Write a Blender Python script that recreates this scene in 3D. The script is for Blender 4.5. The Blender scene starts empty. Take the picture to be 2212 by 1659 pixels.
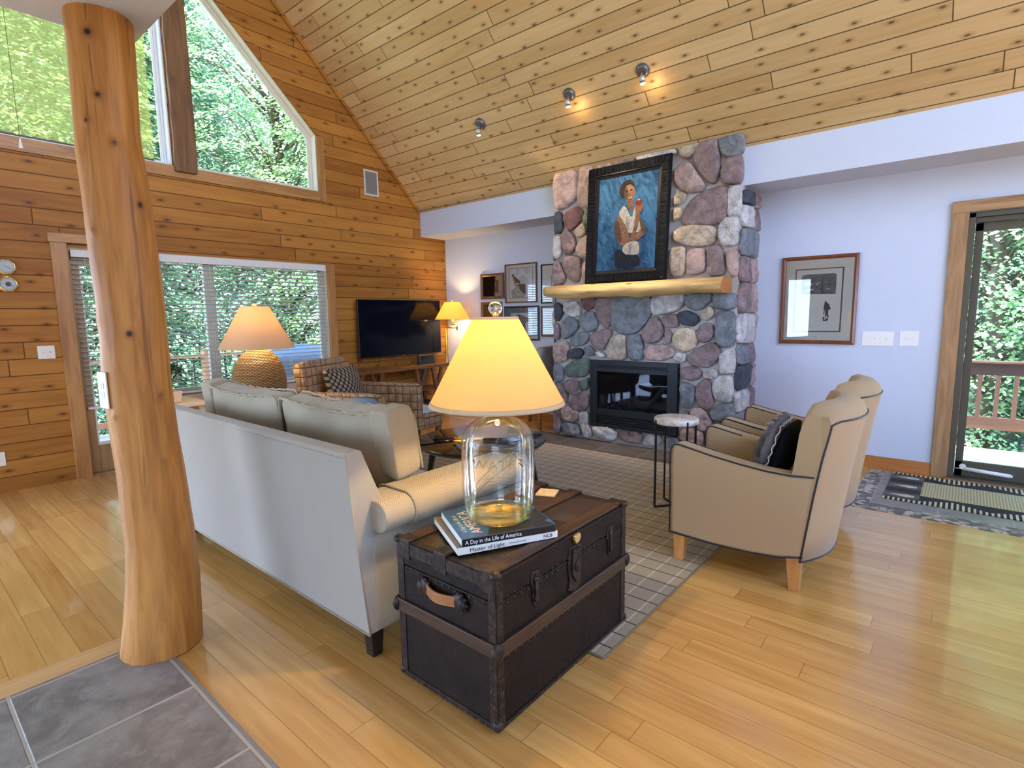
import bpy, bmesh, math, random
from mathutils import Vector, Matrix, noise
sc = bpy.context.scene
COL = sc.collection
rad = math.radians
random.seed(7)

# ------------------------------------------------------------------ mesh builder
class MB:
    def __init__(s):
        s.v = []; s.f = []; s.m = []; s.sm = []
    def add(s, vs, fs, mi=0, smooth=False):
        o = len(s.v)
        s.v += [tuple(v) for v in vs]
        for f in fs:
            s.f.append([i + o for i in f]); s.m.append(mi); s.sm.append(smooth)
        return s
    def box(s, x0, y0, z0, x1, y1, z1, mi=0):
        return s.hexa([(x0,y0,z0),(x1,y0,z0),(x1,y1,z0),(x0,y1,z0),(x0,y0,z1),(x1,y0,z1),(x1,y1,z1),(x0,y1,z1)], mi)
    def hexa(s, p, mi=0):
        return s.add(p, [(0,3,2,1),(4,5,6,7),(0,1,5,4),(1,2,6,5),(2,3,7,6),(3,0,4,7)], mi)
    def obox(s, c, size, ang=0.0, mi=0):
        x, y, z = [k/2 for k in size]; ca, sa = math.cos(ang), math.sin(ang)
        pts = []
        for dz in (-z, z):
            for dx, dy in ((-x,-y),(x,-y),(x,y),(-x,y)):
                pts.append((c[0]+dx*ca-dy*sa, c[1]+dx*sa+dy*ca, c[2]+dz))
        return s.hexa(pts, mi)
    def bar(s, p0, p1, w, h, up=(0,0,1), mi=0, taper=1.0):
        p0 = Vector(p0); p1 = Vector(p1); d = (p1-p0).normalized()
        side = d.cross(Vector(up))
        if side.length < 1e-4: side = d.cross(Vector((1,0,0)))
        side.normalize(); u = side.cross(d).normalized()
        P = []
        for p, k in ((p0,1.0),(p1,taper)):
            for a, b in ((-1,-1),(1,-1),(1,1),(-1,1)):
                P.append(p + side*(a*w/2*k) + u*(b*h/2*k))
        return s.hexa(P, mi)
    def prism(s, poly, fn, d0, d1, mi=0, smooth=False):
        n = len(poly)
        vs = [fn(a, b, d0) for a, b in poly] + [fn(a, b, d1) for a, b in poly]
        fs = [tuple(range(n-1, -1, -1)), tuple(range(n, 2*n))]
        s.add(vs, fs, mi)
        o = len(s.v) - 2*n
        for i in range(n):
            j = (i+1) % n
            s.f.append([o+i, o+j, o+n+j, o+n+i]); s.m.append(mi); s.sm.append(smooth)
        return s
    def loft(s, rings, mi=0, smooth=True, cap=(True, True), closed=True):
        n = len(rings[0]); o = len(s.v)
        for r in rings: s.v += [tuple(p) for p in r]
        for i in range(len(rings)-1):
            for j in range(n if closed else n-1):
                k = (j+1) % n
                s.f.append([o+i*n+j, o+i*n+k, o+(i+1)*n+k, o+(i+1)*n+j]); s.m.append(mi); s.sm.append(smooth)
        if cap[0]: s.f.append([o+j for j in range(n-1, -1, -1)]); s.m.append(mi); s.sm.append(False)
        if cap[1]:
            b = o+(len(rings)-1)*n
            s.f.append([b+j for j in range(n)]); s.m.append(mi); s.sm.append(False)
        return s
    def cyl(s, p0, p1, r0, r1=None, n=20, mi=0, cap=True):
        r1 = r0 if r1 is None else r1
        p0 = Vector(p0); p1 = Vector(p1); d = (p1-p0).normalized()
        a = d.orthogonal().normalized(); b = d.cross(a)
        R = [[p + a*(r*math.cos(2*math.pi*k/n)) + b*(r*math.sin(2*math.pi*k/n)) for k in range(n)] for p, r in ((p0,r0),(p1,r1))]
        return s.loft(R, mi, True, (cap, cap))
    def tube(s, pts, r, n=8, mi=0, closed=False, rs=None):
        P = [Vector(p) for p in pts]; m = len(P); rings = []
        prev = None
        for i, p in enumerate(P):
            if closed: d = P[(i+1) % m] - P[i-1]
            else: d = P[min(i+1, m-1)] - P[max(i-1, 0)]
            d.normalize()
            if prev is None: a = d.orthogonal().normalized()
            else:
                a = prev - d*prev.dot(d)
                a = a.normalized() if a.length > 1e-5 else d.orthogonal().normalized()
            prev = a; b = d.cross(a); rr = rs[i] if rs else r
            rings.append([p + a*(rr*math.cos(2*math.pi*k/n)) + b*(rr*math.sin(2*math.pi*k/n)) for k in range(n)])
        if closed: rings.append(rings[0]); return s.loft(rings, mi, True, (False, False))
        return s.loft(rings, mi, True)
    def lathe(s, prof, c=(0,0,0), n=40, mi=0, cap=(False, False), smooth=True):
        rings = [[(c[0]+r*math.cos(2*math.pi*k/n), c[1]+r*math.sin(2*math.pi*k/n), c[2]+z) for k in range(n)] for r, z in prof]
        return s.loft(rings, mi, smooth, cap)
    def sphere(s, c, r, n=16, mi=0):
        if not isinstance(r, (tuple, list)): r = (r, r, r)
        prof = [(max(math.sin(math.pi*i/n), 1e-4), -math.cos(math.pi*i/n)) for i in range(n+1)]
        rings = [[(c[0]+r[0]*a*math.cos(2*math.pi*k/(2*n)), c[1]+r[1]*a*math.sin(2*math.pi*k/(2*n)), c[2]+r[2]*z) for k in range(2*n)] for a, z in prof]
        return s.loft(rings, mi, True, (False, False))
    def soft(s, c, size, k=6.0, n=14, mi=0, rot=None, wr=0.0, sx=None, seed=0):
        """a padded box: superellipsoid with slight surface undulation; rot = Matrix, sx = shear function on the local point"""
        h = Vector(size)/2; o = len(s.v); idx = {}
        def vert(p):
            key = tuple(round(q, 4) for q in p)
            if key in idx: return idx[key]
            L = (abs(p[0])**k + abs(p[1])**k + abs(p[2])**k)**(1/k)
            q = Vector((p[0]/L*h.x, p[1]/L*h.y, p[2]/L*h.z))
            if wr: q += Vector(p).normalized()*wr*noise.noise(Vector((q.x*7+seed, q.y*7, q.z*7)))
            if sx: q = Vector(sx(q))
            if rot: q = rot @ q
            q += Vector(c)
            idx[key] = len(s.v); s.v.append(tuple(q)); return idx[key]
        g = [-1+2*i/n for i in range(n+1)]
        for ax in range(3):
            for sg in (-1, 1):
                for i in range(n):
                    for j in range(n):
                        quad = []
                        for a, b in ((g[i],g[j]),(g[i+1],g[j]),(g[i+1],g[j+1]),(g[i],g[j+1])):
                            p = [0,0,0]; p[ax] = sg; p[(ax+1)%3] = a; p[(ax+2)%3] = b; quad.append(vert(p))
                        if sg < 0: quad.reverse()
                        s.f.append(quad); s.m.append(mi); s.sm.append(True)
        return s
    def build(s, name, mats, parent=None, bevel=0.0, sub=0, smooth=None, seg=2):
        me = bpy.data.meshes.new(name)
        me.from_pydata(s.v, [], s.f)
        if not isinstance(mats, (list, tuple)): mats = [mats]
        for m in mats: me.materials.append(m)
        me.polygons.foreach_set('material_index', s.m)
        me.polygons.foreach_set('use_smooth', [True]*len(s.f) if (bevel or smooth) else s.sm)
        bm_ = bmesh.new(); bm_.from_mesh(me); bmesh.ops.recalc_face_normals(bm_, faces=bm_.faces); bm_.to_mesh(me); bm_.free(); me.update()
        o = bpy.data.objects.new(name, me); COL.objects.link(o)
        if parent: o.parent = parent
        if bevel:
            b = o.modifiers.new('bevel', 'BEVEL'); b.width = bevel; b.segments = seg; b.limit_method = 'ANGLE'; b.angle_limit = rad(35); b.harden_normals = True
        if sub:
            b = o.modifiers.new('sub', 'SUBSURF'); b.levels = sub; b.render_levels = sub
        return o

def tag(o, label, cat, group=None):
    o['label'] = label; o['category'] = cat
    if group: o['group'] = group
    return o
def thing(name, label, cat, loc=(0,0,0), rz=0.0, group=None):
    o = bpy.data.objects.new(name, None); COL.objects.link(o)
    o.location = loc; o.rotation_euler = (0,0,rz); o.empty_display_size = .1
    return tag(o, label, cat, group)
def struct(o):
    o['kind'] = 'structure'; return o
def dup(root, label, loc=None, rz=None, name=None):
    r = root.copy(); COL.objects.link(r)
    if loc is not None: r.location = loc
    if rz is not None: r.rotation_euler = (0,0,rz)
    r['label'] = label
    for ch in list(root.children):
        c = ch.copy(); COL.objects.link(c); c.parent = r
        for g in ch.children:
            d = g.copy(); COL.objects.link(d); d.parent = c
    return r
XY = lambda a, b, d: (a, b, d)
XZ = lambda a, b, d: (a, d, b)
YZ = lambda a, b, d: (d, a, b)
def rrect(x0, y0, x1, y1, r, n=4):
    P = []
    for cx, cy, a0 in ((x1-r,y0+r,-90),(x1-r,y1-r,0),(x0+r,y1-r,90),(x0+r,y0+r,180)):
        for i in range(n+1):
            a = rad(a0+90*i/n); P.append((cx+r*math.cos(a), cy+r*math.sin(a)))
    return P
def text(name, body, size, mat, loc, rot, parent=None, ext=0.0004, align='LEFT', sx=1.0):
    """flat lettering turned into a mesh"""
    cu = bpy.data.curves.new(name, 'FONT'); cu.body = body; cu.size = size; cu.extrude = ext; cu.align_x = align
    t = bpy.data.objects.new(name+'_tmp', cu); COL.objects.link(t)
    bpy.context.view_layer.update()
    me = bpy.data.meshes.new_from_object(t.evaluated_get(bpy.context.evaluated_depsgraph_get()))
    bpy.data.objects.remove(t)
    me.materials.clear(); me.materials.append(mat)
    for v in me.vertices: v.co.x *= sx
    o = bpy.data.objects.new(name, me); COL.objects.link(o)
    if isinstance(rot, Matrix): o.matrix_basis = Matrix.Translation(loc) @ rot.to_4x4()
    else: o.location = loc; o.rotation_euler = rot
    if parent: o.parent = parent
    return o

# ------------------------------------------------------------------ node helper
class NT:
    def __init__(s, name):
        s.mat = bpy.data.materials.new(name); s.mat.use_nodes = True
        s.t = s.mat.node_tree; s.t.nodes.clear()
        s.out = s.t.nodes.new('ShaderNodeOutputMaterial')
    def put(s, sock, val):
        if val is None: return
        if isinstance(val, bpy.types.NodeSocket): s.t.links.new(val, sock)
        else:
            if hasattr(sock, 'default_value'):
                if sock.type == 'RGBA' and len(val) == 3: val = (*val, 1)
                sock.default_value = val
    def n(s, typ, ins=None, **pr):
        nd = s.t.nodes.new('ShaderNode'+typ)
        for k, v in pr.items(): setattr(nd, k, v)
        for k, v in (ins or {}).items(): s.put(nd.inputs[k], v)
        return nd
    def m(s, op, a, b=None, c=None, clamp=False):
        nd = s.t.nodes.new('ShaderNodeMath'); nd.operation = op; nd.use_clamp = clamp
        for i, v in enumerate((a, b, c)):
            if v is not None: s.put(nd.inputs[i], v)
        return nd.outputs[0]
    def mix(s, f, a, b, blend='MIX'):
        nd = s.t.nodes.new('ShaderNodeMix'); nd.data_type = 'RGBA'; nd.blend_type = blend
        s.put(nd.inputs[0], f); s.put(nd.inputs[6], a); s.put(nd.inputs[7], b)
        return nd.outputs[2]
    def ramp(s, v, lo, hi, a=0.0, b=1.0, smooth=True):
        nd = s.t.nodes.new('ShaderNodeMapRange'); nd.interpolation_type = 'SMOOTHSTEP' if smooth else 'LINEAR'
        for i, q in enumerate((v, lo, hi, a, b)): s.put(nd.inputs[i], q)
        return nd.outputs[0]
    def obj(s): return s.n('TexCoord').outputs['Object']
    def sep(s, v):
        nd = s.n('SeparateXYZ', {0: v}); return nd.outputs
    def comb(s, x=0.0, y=0.0, z=0.0): return s.n('CombineXYZ', {0: x, 1: y, 2: z}).outputs[0]
    def noise(s, v, scale=5.0, detail=3.0, rough=.5, dist=0.0, out=0):
        return s.n('TexNoise', {'Vector': v, 'Scale': scale, 'Detail': detail, 'Roughness': rough, 'Distortion': dist}).outputs[out]
    def wn(s, v): return s.n('TexWhiteNoise', {'Vector': v}, noise_dimensions='3D').outputs
    def bump(s, h, st=.3, d=.01): return s.n('Bump', {'Height': h, 'Strength': st, 'Distance': d}).outputs[0]
    def pbr(s, col, rough=.6, metal=0.0, normal=None, **kw):
        b = s.n('BsdfPrincipled')
        s.put(b.inputs['Base Color'], col); s.put(b.inputs['Roughness'], rough); s.put(b.inputs['Metallic'], metal)
        if normal is not None: s.put(b.inputs['Normal'], normal)
        for k, v in kw.items(): s.put(b.inputs[k.replace('_', ' ')], v)
        s.t.links.new(b.outputs[0], s.out.inputs[0]); return s.mat
def srgb(r, g, b):
    f = lambda c: (c/255/12.92) if c <= 10 else ((c/255+.055)/1.055)**2.4
    return (f(r), f(g), f(b))
def plain(name, col, rough=.5, metal=0.0, var=.12, scale=30.0, bump=0.0, **kw):
    t = NT(name); o = t.obj(); nz = t.noise(o, scale, 4)
    c2 = tuple(k*(1-var) for k in col); c1 = tuple(min(1, k*(1+var)) for k in col)
    nm = t.bump(nz, bump, .004) if bump else None
    return t.pbr(t.mix(nz, c2, c1), rough, metal, nm, **kw)
def planks(name, uv, w, v0, L, dark, light, seam=.0022, seamc=.35, kn=.35, rough=.5, grain=1.0, vary=.5, coat=0.0, ks=(2.4, 1.0), gapbump=.5, knotc=(.10,.035,.01), spec=.5, crough=.12):
    t = NT(name); xyz = t.sep(t.obj()); u, v = uv(t, xyz)
    vv = t.m('DIVIDE', t.m('SUBTRACT', v, v0), w); row = t.m('FLOOR', vv); fv = t.m('FRACT', vv)
    r1 = t.wn(t.comb(row, 3.7, 0.0))[0]
    uu = t.m('ADD', t.m('DIVIDE', u, L), t.m('MULTIPLY', r1, 7.31)); colm = t.m('FLOOR', uu); fu = t.m('FRACT', uu)
    idn = t.wn(t.comb(row, colm, 1.3)); rid = idn[0]
    dv = t.m('MULTIPLY', t.m('MINIMUM', fv, t.m('SUBTRACT', 1.0, fv)), w)
    du = t.m('MULTIPLY', t.m('MINIMUM', fu, t.m('SUBTRACT', 1.0, fu)), L)
    mask = t.m('MAXIMUM', t.ramp(dv, seam*.35, seam, 1, 0), t.ramp(du, seam*.35, seam, 1, 0))
    off = t.m('MULTIPLY', rid, 37.0)
    gv = t.comb(t.m('MULTIPLY', u, 1.6), t.m('MULTIPLY', v, 26.0), off)
    g1 = t.noise(gv, 1.0, 5, .55, .6)
    gv2 = t.comb(t.m('MULTIPLY', u, .9), t.m('MULTIPLY', v, 7.0), off)
    g2 = t.noise(gv2, 1.0, 2, .5, 1.2)
    f = t.m('ADD', t.m('MULTIPLY', t.m('SUBTRACT', g1, .5), 1.1*grain), t.m('MULTIPLY', t.m('SUBTRACT', g2, .5), .9*grain))
    f = t.m('ADD', f, t.m('ADD', .5, t.m('MULTIPLY', t.m('SUBTRACT', rid, .5), vary)), clamp=True)
    col = t.mix(f, dark, light)
    if kn > 0:
        vo = t.n('TexVoronoi', {'Vector': t.comb(t.m('MULTIPLY', u, ks[0]), t.m('MULTIPLY', vv, ks[1]), t.m('MULTIPLY', row, 5.0)), 'Scale': 1.0, 'Randomness': .8}, voronoi_dimensions='2D')
        d = vo.outputs['Distance']; pick = t.m('LESS_THAN', t.sep(vo.outputs['Color'])[0], kn)
        wob = t.m('ADD', d, t.m('MULTIPLY', t.m('SUBTRACT', g1, .5), .06))
        kk = t.m('MULTIPLY', t.ramp(wob, .035, .085, 1, 0), pick)
        halo = t.m('MULTIPLY', t.ramp(wob, .06, .22, .45, 0), pick)
        col = t.mix(halo, col, tuple(k*.55 for k in dark)); col = t.mix(t.m('MULTIPLY', kk, .85), col, knotc)
    col = t.mix(t.m('MULTIPLY', mask, 1-seamc), col, tuple(k*.12 for k in dark))
    h = t.m('SUBTRACT', t.m('MULTIPLY', g1, .04), mask)
    kw = {}
    if coat: kw = {'Coat_Weight': coat, 'Coat_Roughness': crough}
    kw['Specular_IOR_Level'] = spec
    return t.pbr(col, t.m('ADD', rough, t.m('MULTIPLY', t.m('SUBTRACT', g1, .5), .12)), 0, t.bump(h, gapbump, .004), **kw)
def timber(name, dark, light, axis='x', rough=.5, kn=.5, s=1.0, coat=0.0):
    """solid wood with the grain along one axis"""
    t = NT(name); x, y, z = t.sep(t.obj())[:3]
    a, b, c = {'x': (x, y, z), 'y': (y, x, z), 'z': (z, x, y)}[axis]
    g = t.noise(t.comb(t.m('MULTIPLY', a, 2.0*s), t.m('MULTIPLY', b, 22*s), t.m('MULTIPLY', c, 22*s)), 1.0, 5, .55, .9)
    g2 = t.noise(t.comb(t.m('MULTIPLY', a, 1.0*s), t.m('MULTIPLY', b, 5*s), t.m('MULTIPLY', c, 5*s)), 1.0, 2, .5, 1.0)
    f = t.ramp(t.m('ADD', t.m('MULTIPLY', g, .6), t.m('MULTIPLY', g2, .4)), .3, .7)
    col = t.mix(f, dark, light)
    if kn:
        vo = t.n('TexVoronoi', {'Vector': t.comb(t.m('MULTIPLY', a, 2.2*s), t.m('MULTIPLY', b, 5.0*s), t.m('MULTIPLY', c, 5.0*s)), 'Scale': 1.0, 'Randomness': 1.0})
        pick = t.m('LESS_THAN', t.sep(vo.outputs['Color'])[0], kn)
        col = t.mix(t.m('MULTIPLY', t.ramp(vo.outputs['Distance'], .07, .16, .85, 0), pick), col, tuple(k*.25 for k in dark))
    kw = {'Coat_Weight': coat, 'Coat_Roughness': .15} if coat else {}
    return t.pbr(col, rough, 0, t.bump(g, .12, .003), **kw)
def fabric(name, c1, c2, freq=160.0, herring=0.0, rough=.9, bump=.25, mottling=.15):
    t = NT(name); x, y, z = t.sep(t.obj())[:3]
    h = t.m('ADD', x, y)
    sg = 1.0
    if herring:
        sg = t.m('SUBTRACT', t.m('MULTIPLY', t.m('FLOOR', t.m('MULTIPLY', t.m('FRACT', t.m('DIVIDE', h, herring*2)), 2.0)), 2.0), 1.0)
    ph = t.m('MULTIPLY', t.m('ADD', z, t.m('MULTIPLY', h, sg)), freq)
    wv = t.m('ADD', t.m('MULTIPLY', t.m('SINE', ph), .5), .5)
    nz = t.noise(t.obj(), 400.0, 2); big = t.noise(t.obj(), 6.0, 3)
    f = t.m('ADD', t.m('MULTIPLY', wv, .6), t.m('MULTIPLY', nz, .5), clamp=True)
    col = t.mix(f, c2, c1)
    col = t.mix(t.m('MULTIPLY', big, mottling), col, c2)
    return t.pbr(col, rough, 0, t.bump(f, bump, .002), Sheen_Weight=.15)
def clear(name, tint=(1,1,1), ior=1.45, rough=0.0, gain=1.0, bumpy=None, base=0.0):
    """thin window or jar glass: lets light straight through, mirrors by angle"""
    t = NT(name); fr = t.n('Fresnel', {'IOR': ior})
    nm = bumpy(t) if bumpy else None
    if nm is not None: t.put(fr.inputs['Normal'], nm)
    tr = t.n('BsdfTransparent', {'Color': (*tint, 1)}); gl = t.n('BsdfGlossy', {'Roughness': rough, 'Color': (1,1,1,1)})
    if nm is not None: t.put(gl.inputs['Normal'], nm)
    f = t.m('ADD', base, t.m('MULTIPLY', fr.outputs[0], gain), clamp=True)
    mx = t.n('MixShader', {0: f, 1: tr.outputs[0], 2: gl.outputs[0]})
    t.t.links.new(mx.outputs[0], t.out.inputs[0]); return t.mat
def shade_mat(name, col, trans=.5):
    t = NT(name); nz = t.noise(t.obj(), 260.0, 2, .6); c = t.mix(nz, tuple(k*.86 for k in col), col)
    a = t.n('BsdfDiffuse', {'Color': c}); b = t.n('BsdfTranslucent', {'Color': c})
    mx = t.n('MixShader', {0: trans, 1: a.outputs[0], 2: b.outputs[0]})
    t.t.links.new(mx.outputs[0], t.out.inputs[0]); return t.mat
def glow(name, col, st):
    t = NT(name); e = t.n('Emission', {'Color': (*col, 1), 'Strength': st})
    t.t.links.new(e.outputs[0], t.out.inputs[0]); return t.mat
def flat(name, col, rough=.7): return plain(name, col, rough, 0, .10, 40.0)
SKY, SUN, EXPO = 7.0, 16.0, 1.2
SPOT_W = (30, 50, 65)
LAMP_W = (15, 10, 11)
RUGX, RUGPX, RUGY, RUGPY = -1.175-.06125, .1225, 2.005-.0585, .117
# ------------------------------------------------------------------ materials
PINE_D, PINE_L = (.25,.088,.013), (.52,.230,.042)
M_wallpine = planks('pine_wall', lambda t, s: (s[1], s[2]), .1495, .134, 2.3, PINE_D, PINE_L, seam=.006, seamc=.25, kn=.60, rough=.5, grain=.75, vary=.6, ks=(3.0,1.0), gapbump=.6, spec=.22)
M_ceilpine = planks('pine_ceiling', lambda t, s: (s[0], t.m('MULTIPLY', s[2], 1.41421)), .1483, 3.094*1.41421, 2.3, (.50,.33,.14), (.72,.54,.29), seam=.006, seamc=.12, kn=.80, rough=.42, grain=.75, vary=.55, ks=(3.2,1.0), gapbump=.6, spec=.3, knotc=(.14,.06,.02))
M_floor = planks('maple_floor', lambda t, s: (s[0], s[1]), .1225, .730, 1.35, (.45,.205,.046), (.78,.47,.15), seam=.0022, seamc=.45, kn=0, rough=.24, grain=.8, vary=.42, coat=.7, crough=.07, gapbump=.15)
M_trim = timber('trim_wood', (.30,.125,.03), (.50,.25,.075), 'z', .45, .3)
M_trimh = timber('trim_wood_level', (.30,.125,.03), (.50,.25,.075), 'y', .45, .3)
M_trimx = timber('door_trim_wood', (.25,.125,.05), (.46,.27,.125), 'z', .5, .35)
M_trimx2 = timber('door_trim_head_wood', (.25,.125,.05), (.46,.27,.125), 'x', .5, .35)
M_base = timber('baseboard_wood', (.38,.13,.025), (.52,.21,.05), 'x', .4, 0)
M_white = plain('wall_paint', (.58,.635,.77), .75, 0, .02, 8.0)
M_slab = plain('loft_paint', (.66,.68,.72), .8, 0, .02, 8.0)
M_vinyl = plain('white_frame', (.80,.80,.80), .4, 0, .03)
M_tanframe = plain('tan_frame', (.52,.44,.32), .45, 0, .05)
M_olive = plain('bronze_frame', (.075,.066,.042), .45, .2, .06)
M_glass = clear('window_glass', (.97,.985,.98), 1.35, 0.0, .8)
M_picglass = clear('picture_glass', (1,1,1), 1.5, .01, 1.0)

def tile_mat(name, ox, oy, size, c1, c2, grout, gw=.009):
    t = NT(name); x, y, z = t.sep(t.obj())[:3]
    a = t.m('DIVIDE', t.m('SUBTRACT', x, ox), size); b = t.m('DIVIDE', t.m('SUBTRACT', y, oy), size)
    fa = t.m('FRACT', a); fb = t.m('FRACT', b)
    d = t.m('MULTIPLY', t.m('MINIMUM', t.m('MINIMUM', fa, t.m('SUBTRACT', 1.0, fa)), t.m('MINIMUM', fb, t.m('SUBTRACT', 1.0, fb))), size)
    r = t.wn(t.comb(t.m('FLOOR', a), t.m('FLOOR', b), .5))[0]
    v = t.comb(t.m('ADD', x, t.m('MULTIPLY', r, 9.0)), y, r)
    n1 = t.noise(v, 5.0, 6, .62, .8); n2 = t.noise(v, 24.0, 5, .6, .3)
    col = t.mix(t.ramp(n1, .3, .7), c1, c2); col = t.mix(t.m('MULTIPLY', t.ramp(n2, .45, .75), .35), col, tuple(k*1.5 for k in c2))
    g = t.ramp(d, gw*.35, gw*.7, 1, 0)
    wob = t.m('MULTIPLY', g, .9); col = t.mix(wob, col, grout)
    h = t.m('SUBTRACT', t.m('ADD', t.m('MULTIPLY', n1, .6), t.m('MULTIPLY', n2, .3)), t.m('MULTIPLY', g, .5))
    return t.pbr(col, t.ramp(n2, .3, .7, .38, .6), 0, t.bump(h, .45, .012))
M_slate = tile_mat('slate_tile', -2.85, .214, .507, (.14,.115,.105), (.27,.235,.215), (.42,.37,.31), .013)
M_hearth = tile_mat('hearth_tile', -4.13, 5.03, .52, (.075,.062,.058), (.15,.13,.12), (.26,.23,.20), .010)

def wall_piece(mb, poly, x0=-6.642, x1=-6.482):
    mb.prism(poly, YZ, x0, x1)
# ------------------------------------------------------------------ shell
XL, YB = -6.482, 6.102
RIDGE = 7.77
fl = MB(); fl.box(-6.64, -4.45, -.12, 4.66, 6.26, 0.0); o = struct(fl.build('floor', M_floor))
fl = MB(); fl.box(-2.868, -4.3, 0.0, 2.6, .728, .004); struct(fl.build('floor_slate', M_slate, bevel=.0015))
fl = MB(); fl.box(-2.995, -4.3, 0.0, -2.868, .728, .0045); fl.box(-2.868, .728, 0.0, 2.6, .742, .006, 1)
struct(fl.build('trim_1', [timber('edge_board', (.50,.26,.09), (.70,.44,.20), 'y', .3, 0, coat=.2), plain('edge_strip', (.22,.19,.17), .4)]))
fl = MB(); fl.box(-4.165, 5.03, 0.0, -1.60, 5.53, .005); struct(fl.build('hearth', M_hearth, bevel=.0015))

w = MB()
wall_piece(w, [(-4.3,0),(-4.0,0),(-4.0,2.2),(-4.3,2.2)]); wall_piece(w, [(-4.0,0),(-.3,0),(-.3,.12),(-4.0,.12)]); wall_piece(w, [(-.3,0),(1.28,0),(1.28,2.2),(-.3,2.2)])
wall_piece(w, [(1.93,0),(2.02,0),(2.02,2.2),(1.93,2.2)])
wall_piece(w, [(2.02,0),(3.965,0),(3.965,.69),(2.02,.69)])
wall_piece(w, [(3.965,0),(6.102,0),(6.102,2.2),(3.965,2.2)])
wall_piece(w, [(-4.3,2.2),(6.102,2.2),(6.102,3.11),(5.56,3.11),(-3.76,3.11),(-4.3,2.57)])
wall_piece(w, [(-3.76,3.11),(-1.4,3.11),(-1.4,5.47)])
wall_piece(w, [(-1.4,5.45),(2.25,5.45),(2.25,6.42),(.9,7.77),(-1.4,5.47)])
wall_piece(w, [(2.25,3.11),(2.47,3.11),(2.47,6.2),(2.25,6.42)])
wall_piece(w, [(2.47,5.25),(3.92,3.80),(3.92,4.75),(2.47,6.2)])
wall_piece(w, [(3.92,3.11),(5.56,3.11),(3.92,4.75)])
struct(w.build('wall_left', M_wallpine))

# back wall with the patio door opening (x -.047 .. 3.55, z 0 .. 2.30)
w = MB()
w.box(-6.482, 6.102, 0, -.047, 6.262, 2.75); w.box(-.047, 6.102, 2.307, 3.55, 6.262, 2.75); w.box(3.55, 6.102, 0, 4.66, 6.262, 2.75)
struct(w.build('wall_back', M_white))
w = MB(); w.prism([(5.60,2.715),(6.27,2.715),(6.27,3.2),(5.66,3.2),(5.60,3.085)], YZ, -6.49, 4.66)
struct(w.build('soffit', M_white, bevel=.004))
# front wall and right wall, behind the camera: large openings to the daylight
w = MB()
w.box(-6.482,-4.46,0,-6.3,-4.3,2.57); w.box(-6.3,-4.46,2.44,4.5,-4.3,2.57); w.box(-3.3,-4.46,0,1.2,-4.3,2.44); w.box(4.3,-4.46,0,4.5,-4.3,2.44); w.box(-4.9,-4.46,0,-4.75,-4.3,2.44)
struct(w.build('wall_front', M_white))
w = MB()
w.box(4.5,-4.46,0,4.66,6.26,2.57)
w.prism([(-4.3,2.57),(6.102,2.57),(5.2,3.3),(-3.4,3.3)], YZ, 4.5, 4.66); w.prism([(5.2,3.3),(5.55,3.12),(.9,7.77),(.9,7.3)], YZ, 4.5, 4.66); w.prism([(-3.4,3.3),(-3.75,3.12),(.9,7.77),(.9,7.3)], YZ, 4.5, 4.66); w.box(4.5,.8,3.3,4.66,1.0,7.4)  # unseen gable opening, added to send sky light onto ceiling and left wall
struct(w.build('wall_right', M_white))
w = MB()
w.hexa([(-6.7,.9,RIDGE),(4.7,.9,RIDGE),(4.7,5.63,RIDGE-4.73),(-6.7,5.63,RIDGE-4.73),(-6.7,.9,RIDGE+.2),(4.7,.9,RIDGE+.2),(4.7,5.63,RIDGE-4.53),(-6.7,5.63,RIDGE-4.53)])
struct(w.build('ceiling', M_ceilpine))
w = MB()
w.hexa([(-6.7,-4.5,RIDGE-5.4),(4.7,-4.5,RIDGE-5.4),(4.7,.9,RIDGE),(-6.7,.9,RIDGE),(-6.7,-4.5,RIDGE-5.2),(4.7,-4.5,RIDGE-5.2),(4.7,.9,RIDGE+.2),(-6.7,.9,RIDGE+.2)])
struct(w.build('ceiling_front', M_ceilpine))
# loft over the camera
w = MB(); w.box(-2.962, -4.05, 2.72, 4.5, .905, 3.02); struct(w.build('ceiling_loft', M_slab, bevel=.008))
# cove strip between wall and ceiling on the gable wall
w = MB(); w.bar((-6.462,5.56,3.085),(-6.462,.95,7.695), .045, .03, up=(1,0,0)); struct(w.build('trim_2', M_wallpine, bevel=.004))
w = MB(); w.box(-1.72, 6.082, 0, -.165, 6.1, .118); w.box(-6.48, 6.082, 0, -3.93, 6.1, .118); struct(w.build('baseboard_back', M_base, bevel=.003))
# ------------------------------------------------------------------ windows and doors
def pane(name, mb, mat=M_glass, parent=None): return mb.build(name, mat, parent)
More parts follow.
